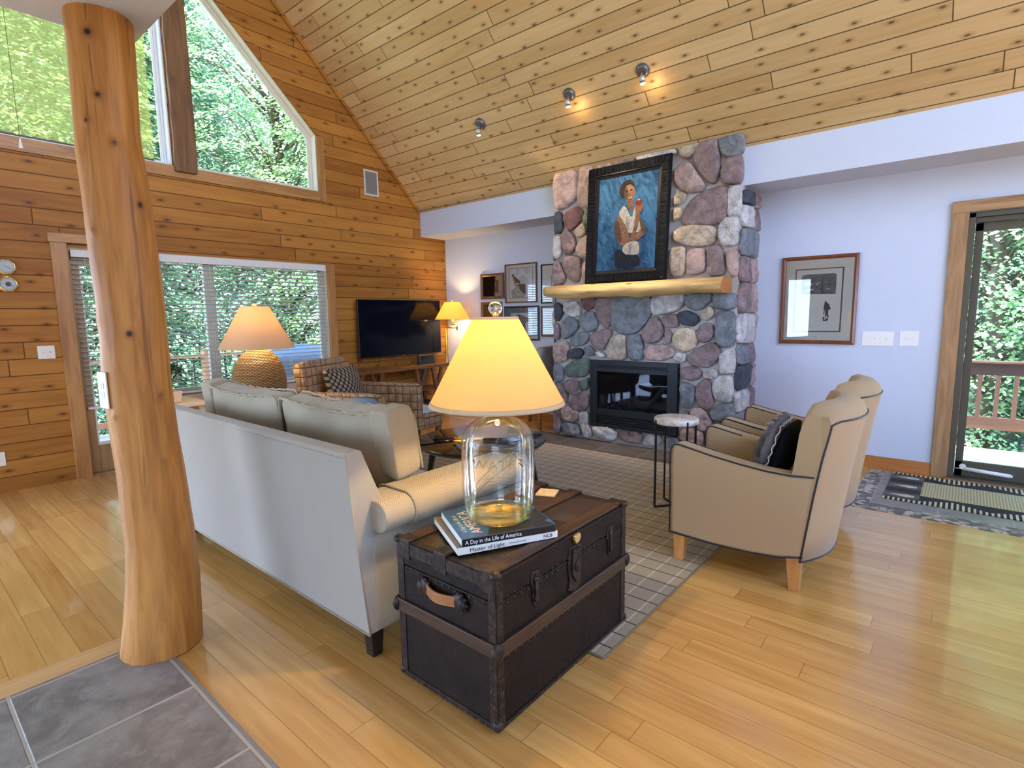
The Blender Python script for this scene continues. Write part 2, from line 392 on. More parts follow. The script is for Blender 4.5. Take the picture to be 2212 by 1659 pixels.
# --- upper gable windows
def frame_poly(poly, t):
    """inset a convex polygon (y,z) by t"""
    n = len(poly); out = []
    for i in range(n):
        p0, p1, p2 = Vector(poly[i-1]), Vector(poly[i]), Vector(poly[(i+1) % n])
        e1 = (p1-p0).normalized(); e2 = (p2-p1).normalized()
        n1 = Vector((-e1.y, e1.x)); n2 = Vector((-e2.y, e2.x))
        b = (n1+n2); b /= max(b.dot(n1), .2); out.append(tuple(p1 + b*t))
    return out
def ring(mb, outer, inner, x0, x1, mi=0):
    n = len(outer)
    for i in range(n):
        j = (i+1) % n
        q = [outer[i], outer[j], inner[j], inner[i]]
        mb.hexa([(x0,*q[0]),(x0,*q[1]),(x0,*q[2]),(x0,*q[3]),(x1,*q[0]),(x1,*q[1]),(x1,*q[2]),(x1,*q[3])], mi)
def gable_window(name, poly, jamb_mat, sash_mat):
    root = bpy.data.objects.new(name, None); COL.objects.link(root); struct(root)
    m = MB(); i1 = frame_poly(poly, .016); ring(m, poly, i1, -6.64, -6.484); m.build('jamb', jamb_mat, root, bevel=.002)
    m = MB(); i2 = frame_poly(i1, .02); ring(m, i1, i2, -6.625, -6.585); i3 = frame_poly(i2, .024); ring(m, i2, i3, -6.62, -6.60); m.build('window_frame', sash_mat, root, bevel=.002)
    m = MB(); m.prism(i3, YZ, -6.612, -6.606); m.build('pane', M_glass, root)
    return root
M_jambw = plain('pale_jamb', (.78,.72,.56), .4, 0, .04)
W1 = [(2.47,3.11),(3.92,3.11),(3.92,3.80),(2.47,5.25)]
gable_window('window_1', W1, M_jambw, M_jambw)
W2 = [(-1.4,3.11),(2.25,3.11),(2.25,5.45),(-1.4,5.45)]
gable_window('window_2', W2, M_vinyl, M_vinyl)
# casings of the gable windows
M_trimy = M_trimh
m = MB(); m.box(-6.482,-1.5,2.995,-6.458,3.93,3.112); struct(m.build('trim_3', M_trimy, bevel=.003))
m = MB(); m.box(-6.482,3.922,2.995,-6.457,4.015,3.80); struct(m.build('trim_4', M_trim, bevel=.003))
m = MB(); m.prism([(3.915,3.805),(4.02,3.80),(2.47,5.36),(2.47,5.25)], YZ, -6.482, -6.457); struct(m.build('trim_5', M_wallpine, bevel=.003))
# rough timber mullion
m = MB(); rings = []
for i in range(25):
    z = 3.05 + (6.3-3.05)*i/24; jj = lambda q: .012*noise.noise(Vector((q*3.1, z*6, q)))
    rings.append([(-6.49,2.262+jj(1),z),(-6.40+jj(2),2.252+jj(3),z),(-6.40+jj(4),2.47+jj(5),z),(-6.49,2.462+jj(6),z)])
m.loft(rings, 0, False); struct(m.build('trim_6', timber('dark_timber', (.12,.05,.014), (.24,.11,.035), 'z', .6, .3), bevel=.006))
# roller shade on window_2
M_scrim = NT('scrim'); t = M_scrim
tr = t.n('BsdfTransparent', {'Color': (.97,.94,.70,1)}); df = t.n('BsdfTranslucent', {'Color': (.85,.78,.36,1)}); d2 = t.n('BsdfDiffuse', {'Color': (.55,.48,.26,1)})
a = t.n('MixShader', {0: .35, 1: df.outputs[0], 2: d2.outputs[0]}); b = t.n('MixShader', {0: .30, 1: tr.outputs[0], 2: a.outputs[0]})
t.t.links.new(b.outputs[0], t.out.inputs[0]); M_scrim = t.mat
rs = thing('roller_shade', 'see-through yellow roller shade drawn over the upper window beside the log post', 'roller shade', (-6.53, .3, 3.13))
m = MB(); m.box(-.001,-1.66,.02,.001,1.80,2.2); m.build('shade_cloth', M_scrim, rs)
m = MB(); m.box(-.008,-1.66,-.005,.008,1.80,.022); m.build('hem_bar', plain('hem_bar', (.10,.075,.045), .5), rs, bevel=.002)
m = MB(); m.tube([(.07,.74,1.9),(.07,.745,.9),(.07,.75,-.02)], .0022, 6); m.build('pull_cord', plain('cord', (.08,.07,.05), .8), rs)
m = MB(); m.lathe([(.003,0),(.006,-.01),(.017,-.085),(.017,-.092),(.0,-.092)], (.07,.75,-.02), 14); m.build('cord_tassel', plain('tassel', (.85,.85,.84), .4), rs)

# --- lower window with blind (window_3)
W3 = bpy.data.objects.new('window_3', None); COL.objects.link(W3); struct(W3)
m = MB(); m.box(-6.64,2.02,.69,-6.484,2.035,2.2); m.box(-6.64,3.95,.69,-6.484,3.965,2.2); m.box(-6.64,2.02,2.185,-6.484,3.965,2.2); m.box(-6.66,2.0,.675,-6.455,3.98,.70)
m.build('jamb', M_tanframe, W3, bevel=.002)
m = MB()
for y0, y1 in ((2.035,2.55),(2.55,3.95)):
    m.box(-6.62,y0,.70,-6.57,y0+.055,2.185); m.box(-6.62,y1-.055,.70,-6.57,y1,2.185); m.box(-6.62,y0,.70,-6.57,y1,.765); m.box(-6.62,y0,2.12,-6.57,y1,2.185)
m.build('window_frame', M_tanframe, W3, bevel=.003)
m = MB(); m.box(-6.60,2.09,.765,-6.594,2.495,2.12); m.box(-6.60,2.605,.765,-6.594,3.895,2.12); m.build('pane', M_glass, W3)
m = MB(); m.box(-6.482,3.965,.58,-6.458,4.075,2.205); struct(m.build('trim_7', M_trim, bevel=.003))
m = MB(); m.box(-6.482,1.99,.585,-6.458,3.965,.675); struct(m.build('trim_8', M_tanframe, bevel=.003))
M_slat = shade_mat('blind_slat', (.86,.87,.88), .30)
def blind(name, label, y0, y1, z0, z1, x, pitch, breaks, tilt=.22, swap=None):
    b = thing(name, label, 'window blind', (x, (y0+y1)/2, z0))
    h = (y1-y0)/2; H = z1-z0
    m = MB(); m.box(.0,-h,H-.078,.032,h,H); m.build('valance', plain(name+'_valance', (.72,.69,.66), .5), b, bevel=.004)
    m = MB(); z = H-.10; c, s_ = math.cos(tilt), math.sin(tilt)
    segs = [(-h+.004, h-.004)] if swap is None else [(-h+.004, swap-.004-(y0+y1)/2), (swap+.004-(y0+y1)/2, h-.004)]
    while z > .03:
        for a0, a1 in segs:
            w_ = .0245
            m.hexa([(-w_*c,a0,z-w_*s_),(w_*c,a0,z+w_*s_),(w_*c,a1,z+w_*s_),(-w_*c,a1,z-w_*s_),(-w_*c,a0,z-w_*s_+.003),(w_*c,a0,z+w_*s_+.003),(w_*c,a1,z+w_*s_+.003),(-w_*c,a1,z-w_*s_+.003)])
        z -= pitch
    m.build('slats', M_slat, b)
    m = MB()
    for yy in breaks:
        q = yy-(y0+y1)/2
        for dx in (-.027,.027): m.tube([(dx,q,H-.08),(dx,q,.01)], .0011, 5)
    m.build('ladder_cords', plain(name+'_cord', (.86,.86,.86), .7), b)
    m = MB(); m.box(-.025,-h+.004,0,.025,h-.004,.022); m.build('bottom_rail', plain(name+'_rail', (.78,.76,.72), .5), b, bevel=.003)
    return b
blind('window_blind', 'wide white slatted blind over the lower window behind the sofa', 2.045, 3.958, .715, 2.195, -6.515, .0465, (2.12,2.40,2.53,2.72,3.1,3.42,3.82,3.90), swap=2.57)
# --- glazed door (door_1)
D1 = bpy.data.objects.new('door_1', None); COL.objects.link(D1); struct(D1)
M_door = timber('door_oak', (.30,.17,.06), (.48,.30,.13), 'z', .45, 0)
m = MB(); m.box(-6.60,1.30,.012,-6.552,1.385,2.17); m.box(-6.60,1.825,.012,-6.552,1.91,2.17); m.box(-6.60,1.385,.012,-6.552,1.825,.30); m.box(-6.60,1.385,2.05,-6.552,1.825,2.17); m.build('door_leaf', M_door, D1, bevel=.004)
m = MB(); m.box(-6.58,1.385,.30,-6.574,1.825,2.05); m.build('pane', M_glass, D1)
m = MB(); m.box(-6.595,1.378,.285,-6.545,1.83,.315); m.box(-6.56,1.378,.3,-6.545,1.392,2.05); m.build('glazing_bead', M_vinyl, D1, bevel=.003)
m = MB(); m.box(-6.64,1.28,0,-6.484,1.30,2.2); m.box(-6.64,1.91,0,-6.484,1.93,2.2); m.box(-6.64,1.28,2.18,-6.484,1.93,2.2); m.box(-6.64,1.28,0,-6.49,1.93,.012); m.build('jamb', M_door, D1, bevel=.003)
m = MB(); m.box(-6.482,1.168,0,-6.455,1.288,2.235); m.box(-6.482,1.925,0,-6.455,2.01,2.235); struct(m.build('trim_9', M_trim, bevel=.003))
m = MB(); m.box(-6.482,1.155,2.235,-6.44,2.02,2.318); struct(m.build('trim_10', M_trimh, bevel=.003))
blind('door_blind', 'narrow white slatted blind hung on the glazed door left of the log post', 1.315, 1.895, .655, 2.19, -6.52, .046, (1.42,1.79))
# --- patio door (door_2)
D2 = bpy.data.objects.new('door_2', None); COL.objects.link(D2); struct(D2)
m = MB(); m.box(-.047,6.075,.02,-.002,6.24,2.30); m.box(-.047,6.075,2.262,3.55,6.24,2.30); m.box(3.50,6.075,.02,3.55,6.24,2.30); m.box(-.047,6.04,0,3.55,6.24,.03); m.box(-.002,6.10,2.22,3.5,6.14,2.262)
m.build('door_frame', M_olive, D2, bevel=.003)
m = MB()
for x0, x1, yy in ((0.0,1.80,6.135),(1.74,3.5,6.185)):
    m.box(x0,yy,.03,x0+.055,yy+.04,2.22); m.box(x1-.055,yy,.03,x1,yy+.04,2.22); m.box(x0,yy,.03,x1,yy+.04,.165); m.box(x0,yy,2.15,x1,yy+.04,2.22)
m.build('sash', M_olive, D2, bevel=.004)
m = MB(); m.box(.055,6.15,.165,1.745,6.156,2.15); m.box(1.795,6.20,.165,3.445,6.206,2.15); m.build('pane', M_glass, D2)
m = MB(); m.box(.09,6.105,2.225,3.45,6.13,2.26); m.build('head_rail', plain('head_rail', (.62,.60,.58), .35, .2), D2, bevel=.004)
m = MB(); m.box(-.165,6.072,0,-.047,6.102,2.31); struct(m.build('trim_11', M_trimx, bevel=.003))
m = MB(); m.box(-.165,6.068,2.31,3.7,6.102,2.408); struct(m.build('trim_12', M_trimx2, bevel=.003))
m = MB(); m.box(-.06,6.005,0,3.6,6.075,.018); struct(m.build('trim_13', timber('sill_wood', (.22,.09,.03), (.36,.17,.06), 'x', .5, 0), bevel=.003))
# --- security bar lying in the track
sb = thing('security_bar', 'white rod lying along the bottom of the glass patio door', 'door bar', (.0, 6.115, .098))
m = MB(); m.cyl((.06,0,.005),(.37,0,-.012),.017,.017,18); m.cyl((.37,0,-.012),(.385,0,-.013),.017,.009,18); m.build('rod', plain('bar_white', (.84,.83,.82), .4), sb)
m = MB(); m.cyl((.055,-.012,.022),(.055,.012,.022),.024,.024,18); m.build('end_knob', plain('bar_knob', (.80,.78,.74), .4), sb, bevel=.003)
m = MB(); m.cyl((-.01,0,.0),(.06,0,.004),.006,.006,10); m.build('stem', plain('bar_stem', (.5,.48,.46), .35, .5), sb)
STONES="""k -3904,3155 -3796,3165 -3650,3165 -3579,3125 -3571,2969 -3618,2835 -3748,2774 -3898,2781
k -3555,3159 -3477,3165 -3385,3165 -3354,2960 -3361,2785 -3492,2739 -3570,2776 -3578,2932
m -3781,2686 -3602,2767 -3507,2690 -3523,2601 -3667,2487 -3749,2549
d -3907,2702 -3856,2736 -3798,2701 -3790,2527 -3832,2478 -3908,2500
t -3635,2457 -3523,2562 -3460,2490 -3475,2427 -3570,2398
l -3917,2447 -3816,2436 -3808,2233 -3859,2183 -3919,2201
p -3799,2421 -3741,2508 -3651,2446 -3602,2335 -3667,2221 -3766,2229 -3799,2340
k -3586,2281 -3523,2367 -3413,2421 -3366,2287 -3397,2147 -3491,2154 -3562,2199
g -3492,2623 -3430,2731 -3353,2759 -3352,2453 -3460,2516
p -3925,2106 -3885,2164 -3817,2111 -3751,1957 -3801,1871 -3925,1898
p -3800,2178 -3667,2194 -3538,2171 -3522,2090 -3570,1893 -3668,1912 -3751,1998
k -3506,2116 -3397,2114 -3396,1878 -3514,1891
k -3310,3165 -3251,3165 -3164,3165 -3120,3143 -3177,3092 -3310,3115
p -3106,3165 -3022,3165 -2897,3165 -2843,3162 -2882,3099 -3077,3098
l -2829,3165 -2697,3165 -2531,3165 -2401,3165 -2399,3112 -2567,3110 -2801,3108
t -2377,3165 -2287,3165 -2159,3165 -2146,3160 -2201,3073 -2271,3037 -2332,3076 -2364,3149
p -2212,3053 -2123,3165 -2045,3165 -1978,3165 -1952,3056 -1945,2853 -1998,2765 -2078,2811 -2163,2945
b -1956,3165 -1881,3165 -1733,3165 -1731,3002 -1798,2974 -1906,2995 -1942,3076
p -1925,2913 -1862,2976 -1735,2972 -1728,2731 -1832,2727 -1898,2748 -1922,2817
k -2402,2955 -2306,3016 -2234,2991 -2149,2855 -2088,2757 -2110,2717 -2215,2711 -2336,2752 -2399,2853
t -2402,2694 -2311,2726 -2268,2685 -2308,2612 -2406,2603
t -2417,2582 -2319,2568 -2317,2477 -2414,2443
p -2293,2508 -2213,2644 -2053,2708 -1908,2718 -1852,2677 -1858,2549 -1866,2443 -1907,2372 -2124,2386 -2303,2407
l -1853,2698 -1735,2701 -1736,2426 -1854,2430 -1848,2569
t -2399,2326 -2314,2380 -2182,2382 -1996,2349 -1960,2290 -1991,2182 -2141,2163 -2322,2214 -2398,2267
l -1934,2342 -1876,2411 -1757,2418 -1747,2148 -1889,2162 -1925,2231
t -2421,2176 -2285,2176 -2259,2127 -2265,1896 -2427,1894
k -2247,2126 -2152,2147 -2070,2134 -2056,2054 -2075,1908 -2241,1895
p -2041,2131 -1957,2168 -1899,2130 -1873,2006 -1869,1884 -2004,1870 -2035,1939
k -1843,2103 -1746,2116 -1737,1865 -1802,1858 -1844,1971
d -3920,1623 -3872,1654 -3809,1620 -3786,1530 -3857,1428 -3913,1454
l -3777,1632 -3700,1668 -3579,1658 -3534,1576 -3549,1501 -3639,1477 -3762,1530
m -3534,1688 -3475,1698 -3317,1711 -3331,1596 -3431,1555 -3505,1575
p -3317,1657 -3247,1721 -3122,1711 -3114,1568 -3133,1400 -3188,1346 -3287,1425 -3330,1548
b -3095,1710 -2643,1683 -2646,1513 -2713,1387 -2826,1294 -2970,1281 -3106,1352 -3114,1532
l -2619,1693 -2428,1714 -2278,1714 -2270,1605 -2365,1520 -2603,1489 -2623,1580
b -2255,1702 -1982,1697 -1980,1629 -2106,1526 -2229,1561
b -1961,1691 -1750,1693 -1750,1540 -1935,1533 -1963,1608
b -3810,1415 -3716,1478 -3594,1439 -3564,1363 -3655,1261 -3763,1209 -3810,1273
b -3549,1476 -3460,1537 -3359,1530 -3301,1400 -3344,1314 -3475,1301 -3534,1376
p -3925,1389 -3865,1402 -3834,1311 -3850,1207 -3922,1206
b -3686,1210 -3579,1288 -3445,1295 -3416,1227 -3504,1137 -3655,1127
p -3387,1277 -3244,1327 -3126,1328 -3132,1243 -3228,1082 -3357,1140 -3401,1202
t -3186,1108 -3105,1243 -2997,1281 -2936,1234 -2920,1031 -2980,987 -3130,987 -3186,1046
b -2910,1246 -2838,1276 -2749,1271 -2721,1155 -2731,1003 -2874,997 -2902,1127
p -2736,1272 -2651,1444 -2566,1466 -2503,1376 -2490,1286 -2560,1194 -2684,1191
p -2529,1455 -2446,1493 -2341,1486 -2322,1420 -2338,1354 -2467,1353
d -2313,1508 -2239,1528 -2149,1494 -2103,1429 -2168,1365 -2281,1387 -2317,1442
t -2094,1494 -2021,1567 -1967,1555 -1954,1481 -2006,1429 -2071,1440
p -2478,1308 -2431,1337 -2395,1286 -2416,1174 -2464,1196
o -2388,1242 -2349,1320 -2257,1354 -2155,1321 -2114,1235 -2150,1147 -2251,1100 -2350,1142
p -2128,1322 -2059,1397 -1972,1386 -1948,1291 -1999,1215 -2075,1203 -2120,1257
b -1928,1502 -1754,1510 -1747,1178 -1881,1165 -1936,1238 -1930,1386
k -3925,1166 -3748,1176 -3701,1119 -3733,963 -3828,920 -3924,929
d -3701,1068 -3624,1102 -3534,1098 -3496,1049 -3549,983 -3671,966 -3709,1016
b -3482,1112 -3415,1145 -3342,1079 -3357,1028 -3444,1019
l -3321,1067 -3257,1075 -3193,1022 -3242,995 -3313,1017
k -2702,1109 -2621,1164 -2475,1167 -2373,1119 -2377,1051 -2508,995 -2656,1006 -2707,1051
l -2371,1051 -2320,1092 -2239,1084 -2237,1012 -2282,982 -2364,1007
p -2215,1046 -2139,1126 -2009,1194 -1934,1195 -1885,1122 -1908,1025 -2002,946 -2145,961 -2208,1002
l -1888,1069 -1838,1129 -1746,1142 -1737,906 -1872,893 -1880,984
g -3765,857 -3671,940 -3474,986 -3393,964 -3400,863 -3473,770 -3687,744 -3765,792
b -3924,889 -3828,880 -3780,804 -3797,697 -3877,666 -3925,756
p -2275,921 -2179,953 -2077,920 -2065,866 -2141,806 -2243,810 -2279,864
l -2049,900 -1958,942 -1904,918 -1913,853 -1966,828 -2037,857
p -3765,686 -3609,729 -3548,675 -3518,587 -3594,535 -3718,558
g -3533,708 -3429,753 -3414,672 -3473,590 -3518,638
b -2288,751 -2219,773 -2139,739 -2125,640 -2167,513 -2271,520 -2285,627
p -2112,752 -2030,819 -1976,806 -1962,698 -1931,591 -1988,508 -2089,554 -2114,652
l -1933,830 -1860,867 -1757,873 -1753,618 -1841,599 -1917,636 -1952,731
p -3925,622 -3797,658 -3734,557 -3734,438 -3814,390 -3925,393
p -3711,426 -3594,529 -3443,554 -3413,454 -3472,358 -3625,342
p -3925,352 -3862,372 -3814,310 -3815,94 -3864,26 -3925,52
k -3798,352 -3687,389 -3563,335 -3556,244 -3641,195 -3799,217
b -3799,150 -3672,185 -3548,153 -3533,50 -3672,18 -3799,42
l -3541,312 -3457,340 -3412,286 -3427,194 -3367,110 -3397,41 -3457,33 -3517,131
l -3353,164 -3265,200 -3123,205 -3031,128 -3065,48 -3235,25 -3330,76
p -3011,143 -2903,194 -2770,187 -2717,120 -2768,40 -2928,42 -3010,93
l -2697,99 -2628,181 -2528,188 -2489,116 -2538,49 -2690,39
b -2465,143 -2345,182 -2285,144 -2295,73 -2439,52
p -2269,446 -2223,485 -2182,444 -2198,396 -2256,378
k -2155,503 -2055,524 -1953,424 -1951,347 -2026,281 -2128,325 -2165,434
b -1956,512 -1882,574 -1737,598 -1742,447 -1898,397 -1954,446
k -2265,274 -2161,298 -2048,279 -2011,160 -2155,59 -2260,101
b -2003,262 -1940,370 -1845,392 -1829,252 -1976,120
l -1922,128 -1829,230 -1746,263 -1739,67 -1886,22"""
FIG="""hair 368,900 435,948 536,949 609,917 610,863 541,894 472,877 436,832 463,750 390,775 349,840
face 443,868 500,905 582,890 632,825 623,765 582,711 506,725 452,769
shade 443,868 481,894 507,825 504,752 516,724 452,769
neck 473,755 595,744 612,670 598,599 523,654
shirt 442,691 504,643 594,527 628,663 656,618 687,496 734,516 762,419 707,375 507,389 434,515 354,607 401,652
fold 500,571 558,482 545,404 489,475
fold 642,547 670,461 646,397 625,477
arm 355,595 455,514 546,398 563,325 519,256 417,255 326,352 285,453 307,550
armd 307,550 372,520 425,395 426,273 326,352 285,453
arm 554,314 642,440 655,582 635,692 721,660 729,576 710,459 625,297 557,271
arm 594,311 706,387 821,415 848,366 732,314 617,280
armd 712,542 775,489 845,401 826,355 765,383 734,469
arm 672,665 717,709 768,680 778,620 719,577 662,618
apple 647,715 695,735 752,711 750,670 702,653 657,672
bite 676,730 705,734 720,718 693,713
shirt 459,247 556,289 715,291 738,242 750,159 669,139 568,157 487,155 448,211
fold 558,265 617,274 608,160 567,169
skirt 336,242 458,193 529,147 747,147 775,10 349,10 325,96
mouth 520,754 558,759 588,773 578,753 547,741
eye 470,838 496,841 499,831 475,828
eye 550,845 582,847 583,837 555,835
nose 520,824 539,788 514,790"""
SLED="""frame 147,892 861,893 857,104 146,101
paper 164,877 838,881 836,117 168,114
night 244,798 285,820 724,822 759,806 758,571 247,580
house 303,727 377,726 408,700 404,683 307,684
snow 290,620 431,644 434,630 319,616
roof 464,699 527,727 518,716 470,683
trunk 552,764 566,756 579,585 547,585 545,666
snow 621,641 671,638 663,628 626,631
coat 607,466 614,495 639,469 672,450 700,388 691,377 594,388 600,431
leg 618,385 668,385 665,335 678,293 657,286 645,328 645,290 627,288
arm 603,389 613,385 609,320 597,324
sled 586,290 617,293 617,251 669,259 669,286 665,244 597,236"""
BIRD="""line 89,918 909,919 904,94 96,92
paper 106,903 894,908 890,108 112,105
pine 455,627 583,748 727,625 829,457 452,479
pine 354,911 460,903 435,709 361,715
pine 585,893 813,892 770,719 646,760
bird 211,749 254,758 275,712 370,640 464,577 499,501 452,479 367,517 280,489 241,640
head 195,739 233,763 269,745 260,708 210,705
breast 241,657 283,621 324,486 291,455 250,574
log 323,470 494,476 663,467 670,204 596,207 449,347 320,337
grass 167,295 321,387 449,347 659,171 573,92 184,108
grass 302,471 451,413 427,315 321,354
twig 354,418 429,381 491,312 480,262 407,349"""
RACC="""black 197,813 828,795 831,197 176,203
fur 353,612 391,679 476,632 580,654 649,718 689,702 663,593 711,479 640,370 569,302 467,379 327,385 314,501
mask 347,456 471,492 540,466 643,483 704,446 640,370 510,405 345,385
nose 467,379 555,403 535,318 483,335
ear 355,654 392,693 441,634 388,610
ear 597,680 666,722 689,688 630,609"""
# ------------------------------------------------------------------ log post
PROF = [(2.74,-2.783,.742,.115),(2.613,-2.783,.742,.115),(2.435,-2.784,.738,.113),(2.289,-2.785,.734,.112),(2.22,-2.785,.734,.114),(2.124,-2.784,.739,.118),(2.022,-2.783,.743,.119),(1.886,-2.782,.745,.122),(1.726,-2.781,.749,.124),(1.48,-2.779,.755,.122),(1.282,-2.781,.749,.127),(1.138,-2.781,.75,.127),(.997,-2.779,.756,.1265),(.83,-2.776,.766,.129),(.651,-2.774,.771,.133),(.509,-2.772,.776,.136),(.319,-2.774,.772,.146),(.132,-2.779,.757,.155),(.0,-2.783,.743,.163)]
def prof_at(z):
    for a, b in zip(PROF, PROF[1:]):
        if b[0] <= z <= a[0]:
            f = (z-b[0])/(a[0]-b[0]); return [b[i]+(a[i]-b[i])*f for i in (1,2,3)]
    return PROF[-1][1:]
KN = [(-2.687,.676,2.615,.016),(-2.680,.686,2.387,.014),(-2.713,.652,2.288,.010),(-2.665,.721,2.212,.013),(-2.668,.788,1.98,.016),(-2.729,.642,1.866,.009),(-2.67,.708,1.45,.016),(-2.669,.79,1.183,.011),(-2.725,.644,1.105,.007),(-2.659,.776,.893,.009),(-2.652,.783,.61,.008),(-2.71,.859,.685,.009),(-2.704,.861,.517,.009),(-2.80,.63,1.5,.02),(-2.9,.70,2.0,.02),(-2.86,.86,1.3,.02)]
post = thing('log_post', 'peeled log post with dark knots holding up the white loft corner', 'post', (-2.78,.75,0))
m = MB(); NA, NZ = 144, 330; rings = []; cols = []
for i in range(NZ+1):
    z = 2.735*i/NZ; cx, cy_, r = prof_at(z); ring_ = []
    for j in range(NA):
        a = 2*math.pi*j/NA; ca, sa = math.cos(a), math.sin(a)
        # facets left by the drawknife: slow variation round the log
        rr = r*(1 + .018*noise.noise(Vector((ca*2.2, sa*2.2, z*1.1))) + .010*noise.noise(Vector((ca*5, sa*5, z*2.0+7))) + .004*noise.noise(Vector((ca*14, sa*14, z*6))))
        p = Vector((cx+rr*ca, cy_+rr*sa, z)); kval = 0.0
        for kx, ky, kz, kr in KN:
            d = math.sqrt((p.x-kx)**2+(p.y-ky)**2+((p.z-kz)*.85)**2)
            if d < kr*5:
                p += Vector((ca,sa,0))*(.007*math.exp(-(d/(kr*2))**2)); kval = max(kval, min(1, max(0, 1.35-d/kr)), .45*math.exp(-(d/(kr*1.9))**2))
        ring_.append(p - Vector((-2.78,.75,0))); cols.append(kval)
    rings.append(ring_)
m.loft(rings, 0, True)
t = NT('peeled_log'); x, y, z = t.sep(t.obj())[:3]
at = t.n('Attribute', attribute_name='knot').outputs['Fac']
g = t.noise(t.comb(t.m('MULTIPLY',x,20.0),t.m('MULTIPLY',y,20.0),t.m('MULTIPLY',z,2.0)),1.0,5,.55,1.4)
g2 = t.noise(t.comb(t.m('MULTIPLY',x,7.0),t.m('MULTIPLY',y,7.0),t.m('MULTIPLY',z,.9)),1.0,3,.5,1.0)
g3 = t.noise(t.comb(t.m('MULTIPLY',x,40.0),t.m('MULTIPLY',y,40.0),t.m('MULTIPLY',z,1.1)),1.0,2,.5,.4)
col = t.mix(t.ramp(t.m('ADD',t.m('MULTIPLY',g,.45),t.m('MULTIPLY',g2,.55)),.32,.68), (.31,.112,.018), (.58,.255,.055))
col = t.mix(t.ramp(g3,.62,.74,0,.55), col, (.09,.026,.006))
col = t.mix(t.ramp(at,.05,.6,0,.7), col, (.18,.055,.012)); col = t.mix(t.ramp(at,.55,.9), col, (.035,.012,.006))
lg = m.build('log', t.pbr(col, .5, 0, t.bump(g,.25,.004), Specular_IOR_Level=.3), post)
ca_ = lg.data.color_attributes.new('knot', 'FLOAT_COLOR', 'POINT')
for i, v in enumerate(cols): ca_.data[i].color = (v,v,v,1)

# ------------------------------------------------------------------ plates
M_plate = plain('plate_white', (.83,.82,.80), .35, 0, .02)
M_plate2 = plain('plate_ivory', (.80,.76,.68), .35, 0, .02)
M_dark = plain('dark_slot', (.04,.04,.04), .6)
def plate(name, label, cat, loc, rz, w, h, toggles=0, outlets=0, mat=None):
    """face looks along local -y"""
    mat = mat or M_plate
    o = thing(name, label, cat, loc, rz)
    m = MB(); m.box(-w/2,-.006,-h/2,w/2,0,h/2); m.build('cover_plate', mat, o, bevel=.0035, seg=3)
    for i in range(toggles):
        x = (i-(toggles-1)/2)*.046
        m = MB(); m.box(x-.005,-.0075,-.012,x+.005,-.006,.012); m.bar((x,-.006,0),(x,-.018,.009 if i%2 else -.009),.009,.010,taper=.8)
        m.build('toggle', mat, o, bevel=.0012)
    for i in range(outlets):
        z = (i-(outlets-1)/2)*.039
        m = MB(); m.prism(rrect(-.0165,z-.0145,.0165,z+.0145,.008), XZ, -.0085, -.006); m.build('receptacle', mat, o)
        m = MB(); m.box(-.0075,-.0092,z-.001,-.0055,-.0086,z+.008); m.box(.0055,-.0092,z-.001,.0075,-.0086,z+.007); m.cyl((0,-.0086,z-.007),(0,-.0092,z-.007),.0025); m.build('slots', M_dark, o)
    return o
plate('light_switch', 'white four-toggle switch plate beside the sledding print', 'light switch', (-.636,6.102,1.238), 0, .247, .135, 4)
plate('light_switch', 'white two-toggle switch plate beside the patio door trim', 'light switch', (-.397,6.102,1.242), 0, .142, .135, 2)
plate('light_switch', 'ivory two-toggle switch plate on the pine wall by the glazed door', 'light switch', (-6.482,1.056,1.232), rad(90), .125, .12, 2, mat=M_plate2)
plate('wall_outlet', 'ivory outlet low on the pine wall at the left edge', 'outlet', (-6.482,.643,.308), rad(90), .09, .125, 0, 2, mat=M_plate2)
plate('wall_outlet', 'white outlet plate set into the side of the log post', 'outlet', (-2.768,.622,1.215), rad(9), .075, .155, 0, 2)

# in-wall speaker
sp = thing('wall_speaker', 'grey rectangular speaker grille set in the pine wall under the sloped ceiling', 'speaker', (-6.482,4.73,3.357))
m = MB(); ring(m, [(-.118,-.172),(.118,-.172),(.118,.172),(-.118,.172)], [(-.094,-.148),(.094,-.148),(.094,.148),(-.094,.148)], 0, .012); m.build('bezel', plain('speaker_bezel', (.62,.56,.47), .5), sp, bevel=.002)
m = MB(); m.box(0,-.096,-.15,.007,.096,.15); t = NT('speaker_mesh'); vo = t.n('TexVoronoi', {'Vector': t.obj(), 'Scale': 240.0}).outputs['Distance']
m.build('grille', t.pbr(t.mix(t.ramp(vo,.2,.5), (.10,.09,.08), (.22,.20,.18)), .7), sp)

# weather instruments
M_brass = plain('brass', (.78,.58,.24), .25, 1.0, .05)
def dial(label, y, z, kind):
    o = thing('wall_instrument', label, 'weather gauge', (-6.482,y,z), rad(90), 'brass gauges on the pine wall')
    def octo(r, y_): return [(r*math.cos(rad(22.5+45*k)), y_, r*math.sin(rad(22.5+45*k))) for k in range(8)]
    m = MB(); m.loft([octo(.074,0), octo(.076,-.012), octo(.062,-.026), octo(.056,-.02)], 0, False, (True, False)); m.build('case', M_brass, o, bevel=.002)
    m = MB(); m.cyl((0,-.012,0),(0,-.0195,0),.058,n=32); m.build('dial_face', plain('dial_white', (.80,.77,.68), .5), o)
    m = MB()
    for k in range(24):
        a = rad(15*k); c, s_ = math.cos(a), math.sin(a); m.bar((.046*c,-.0198,.046*s_),(.052*c,-.0198,.052*s_),.0022,.0006,up=(0,1,0))
    if kind: m.cyl((0,-.0195,0),(0,-.0205,0),.02,n=24)
    m.bar((-.012,-.021,.008),(.036,-.021,-.022),.004,.001,up=(0,1,0)); m.build('needle', M_dark, o)
    m = MB(); m.cyl((0,-.022,0),(0,-.0232,0),.058,n=32); m.build('lens', M_picglass, o)
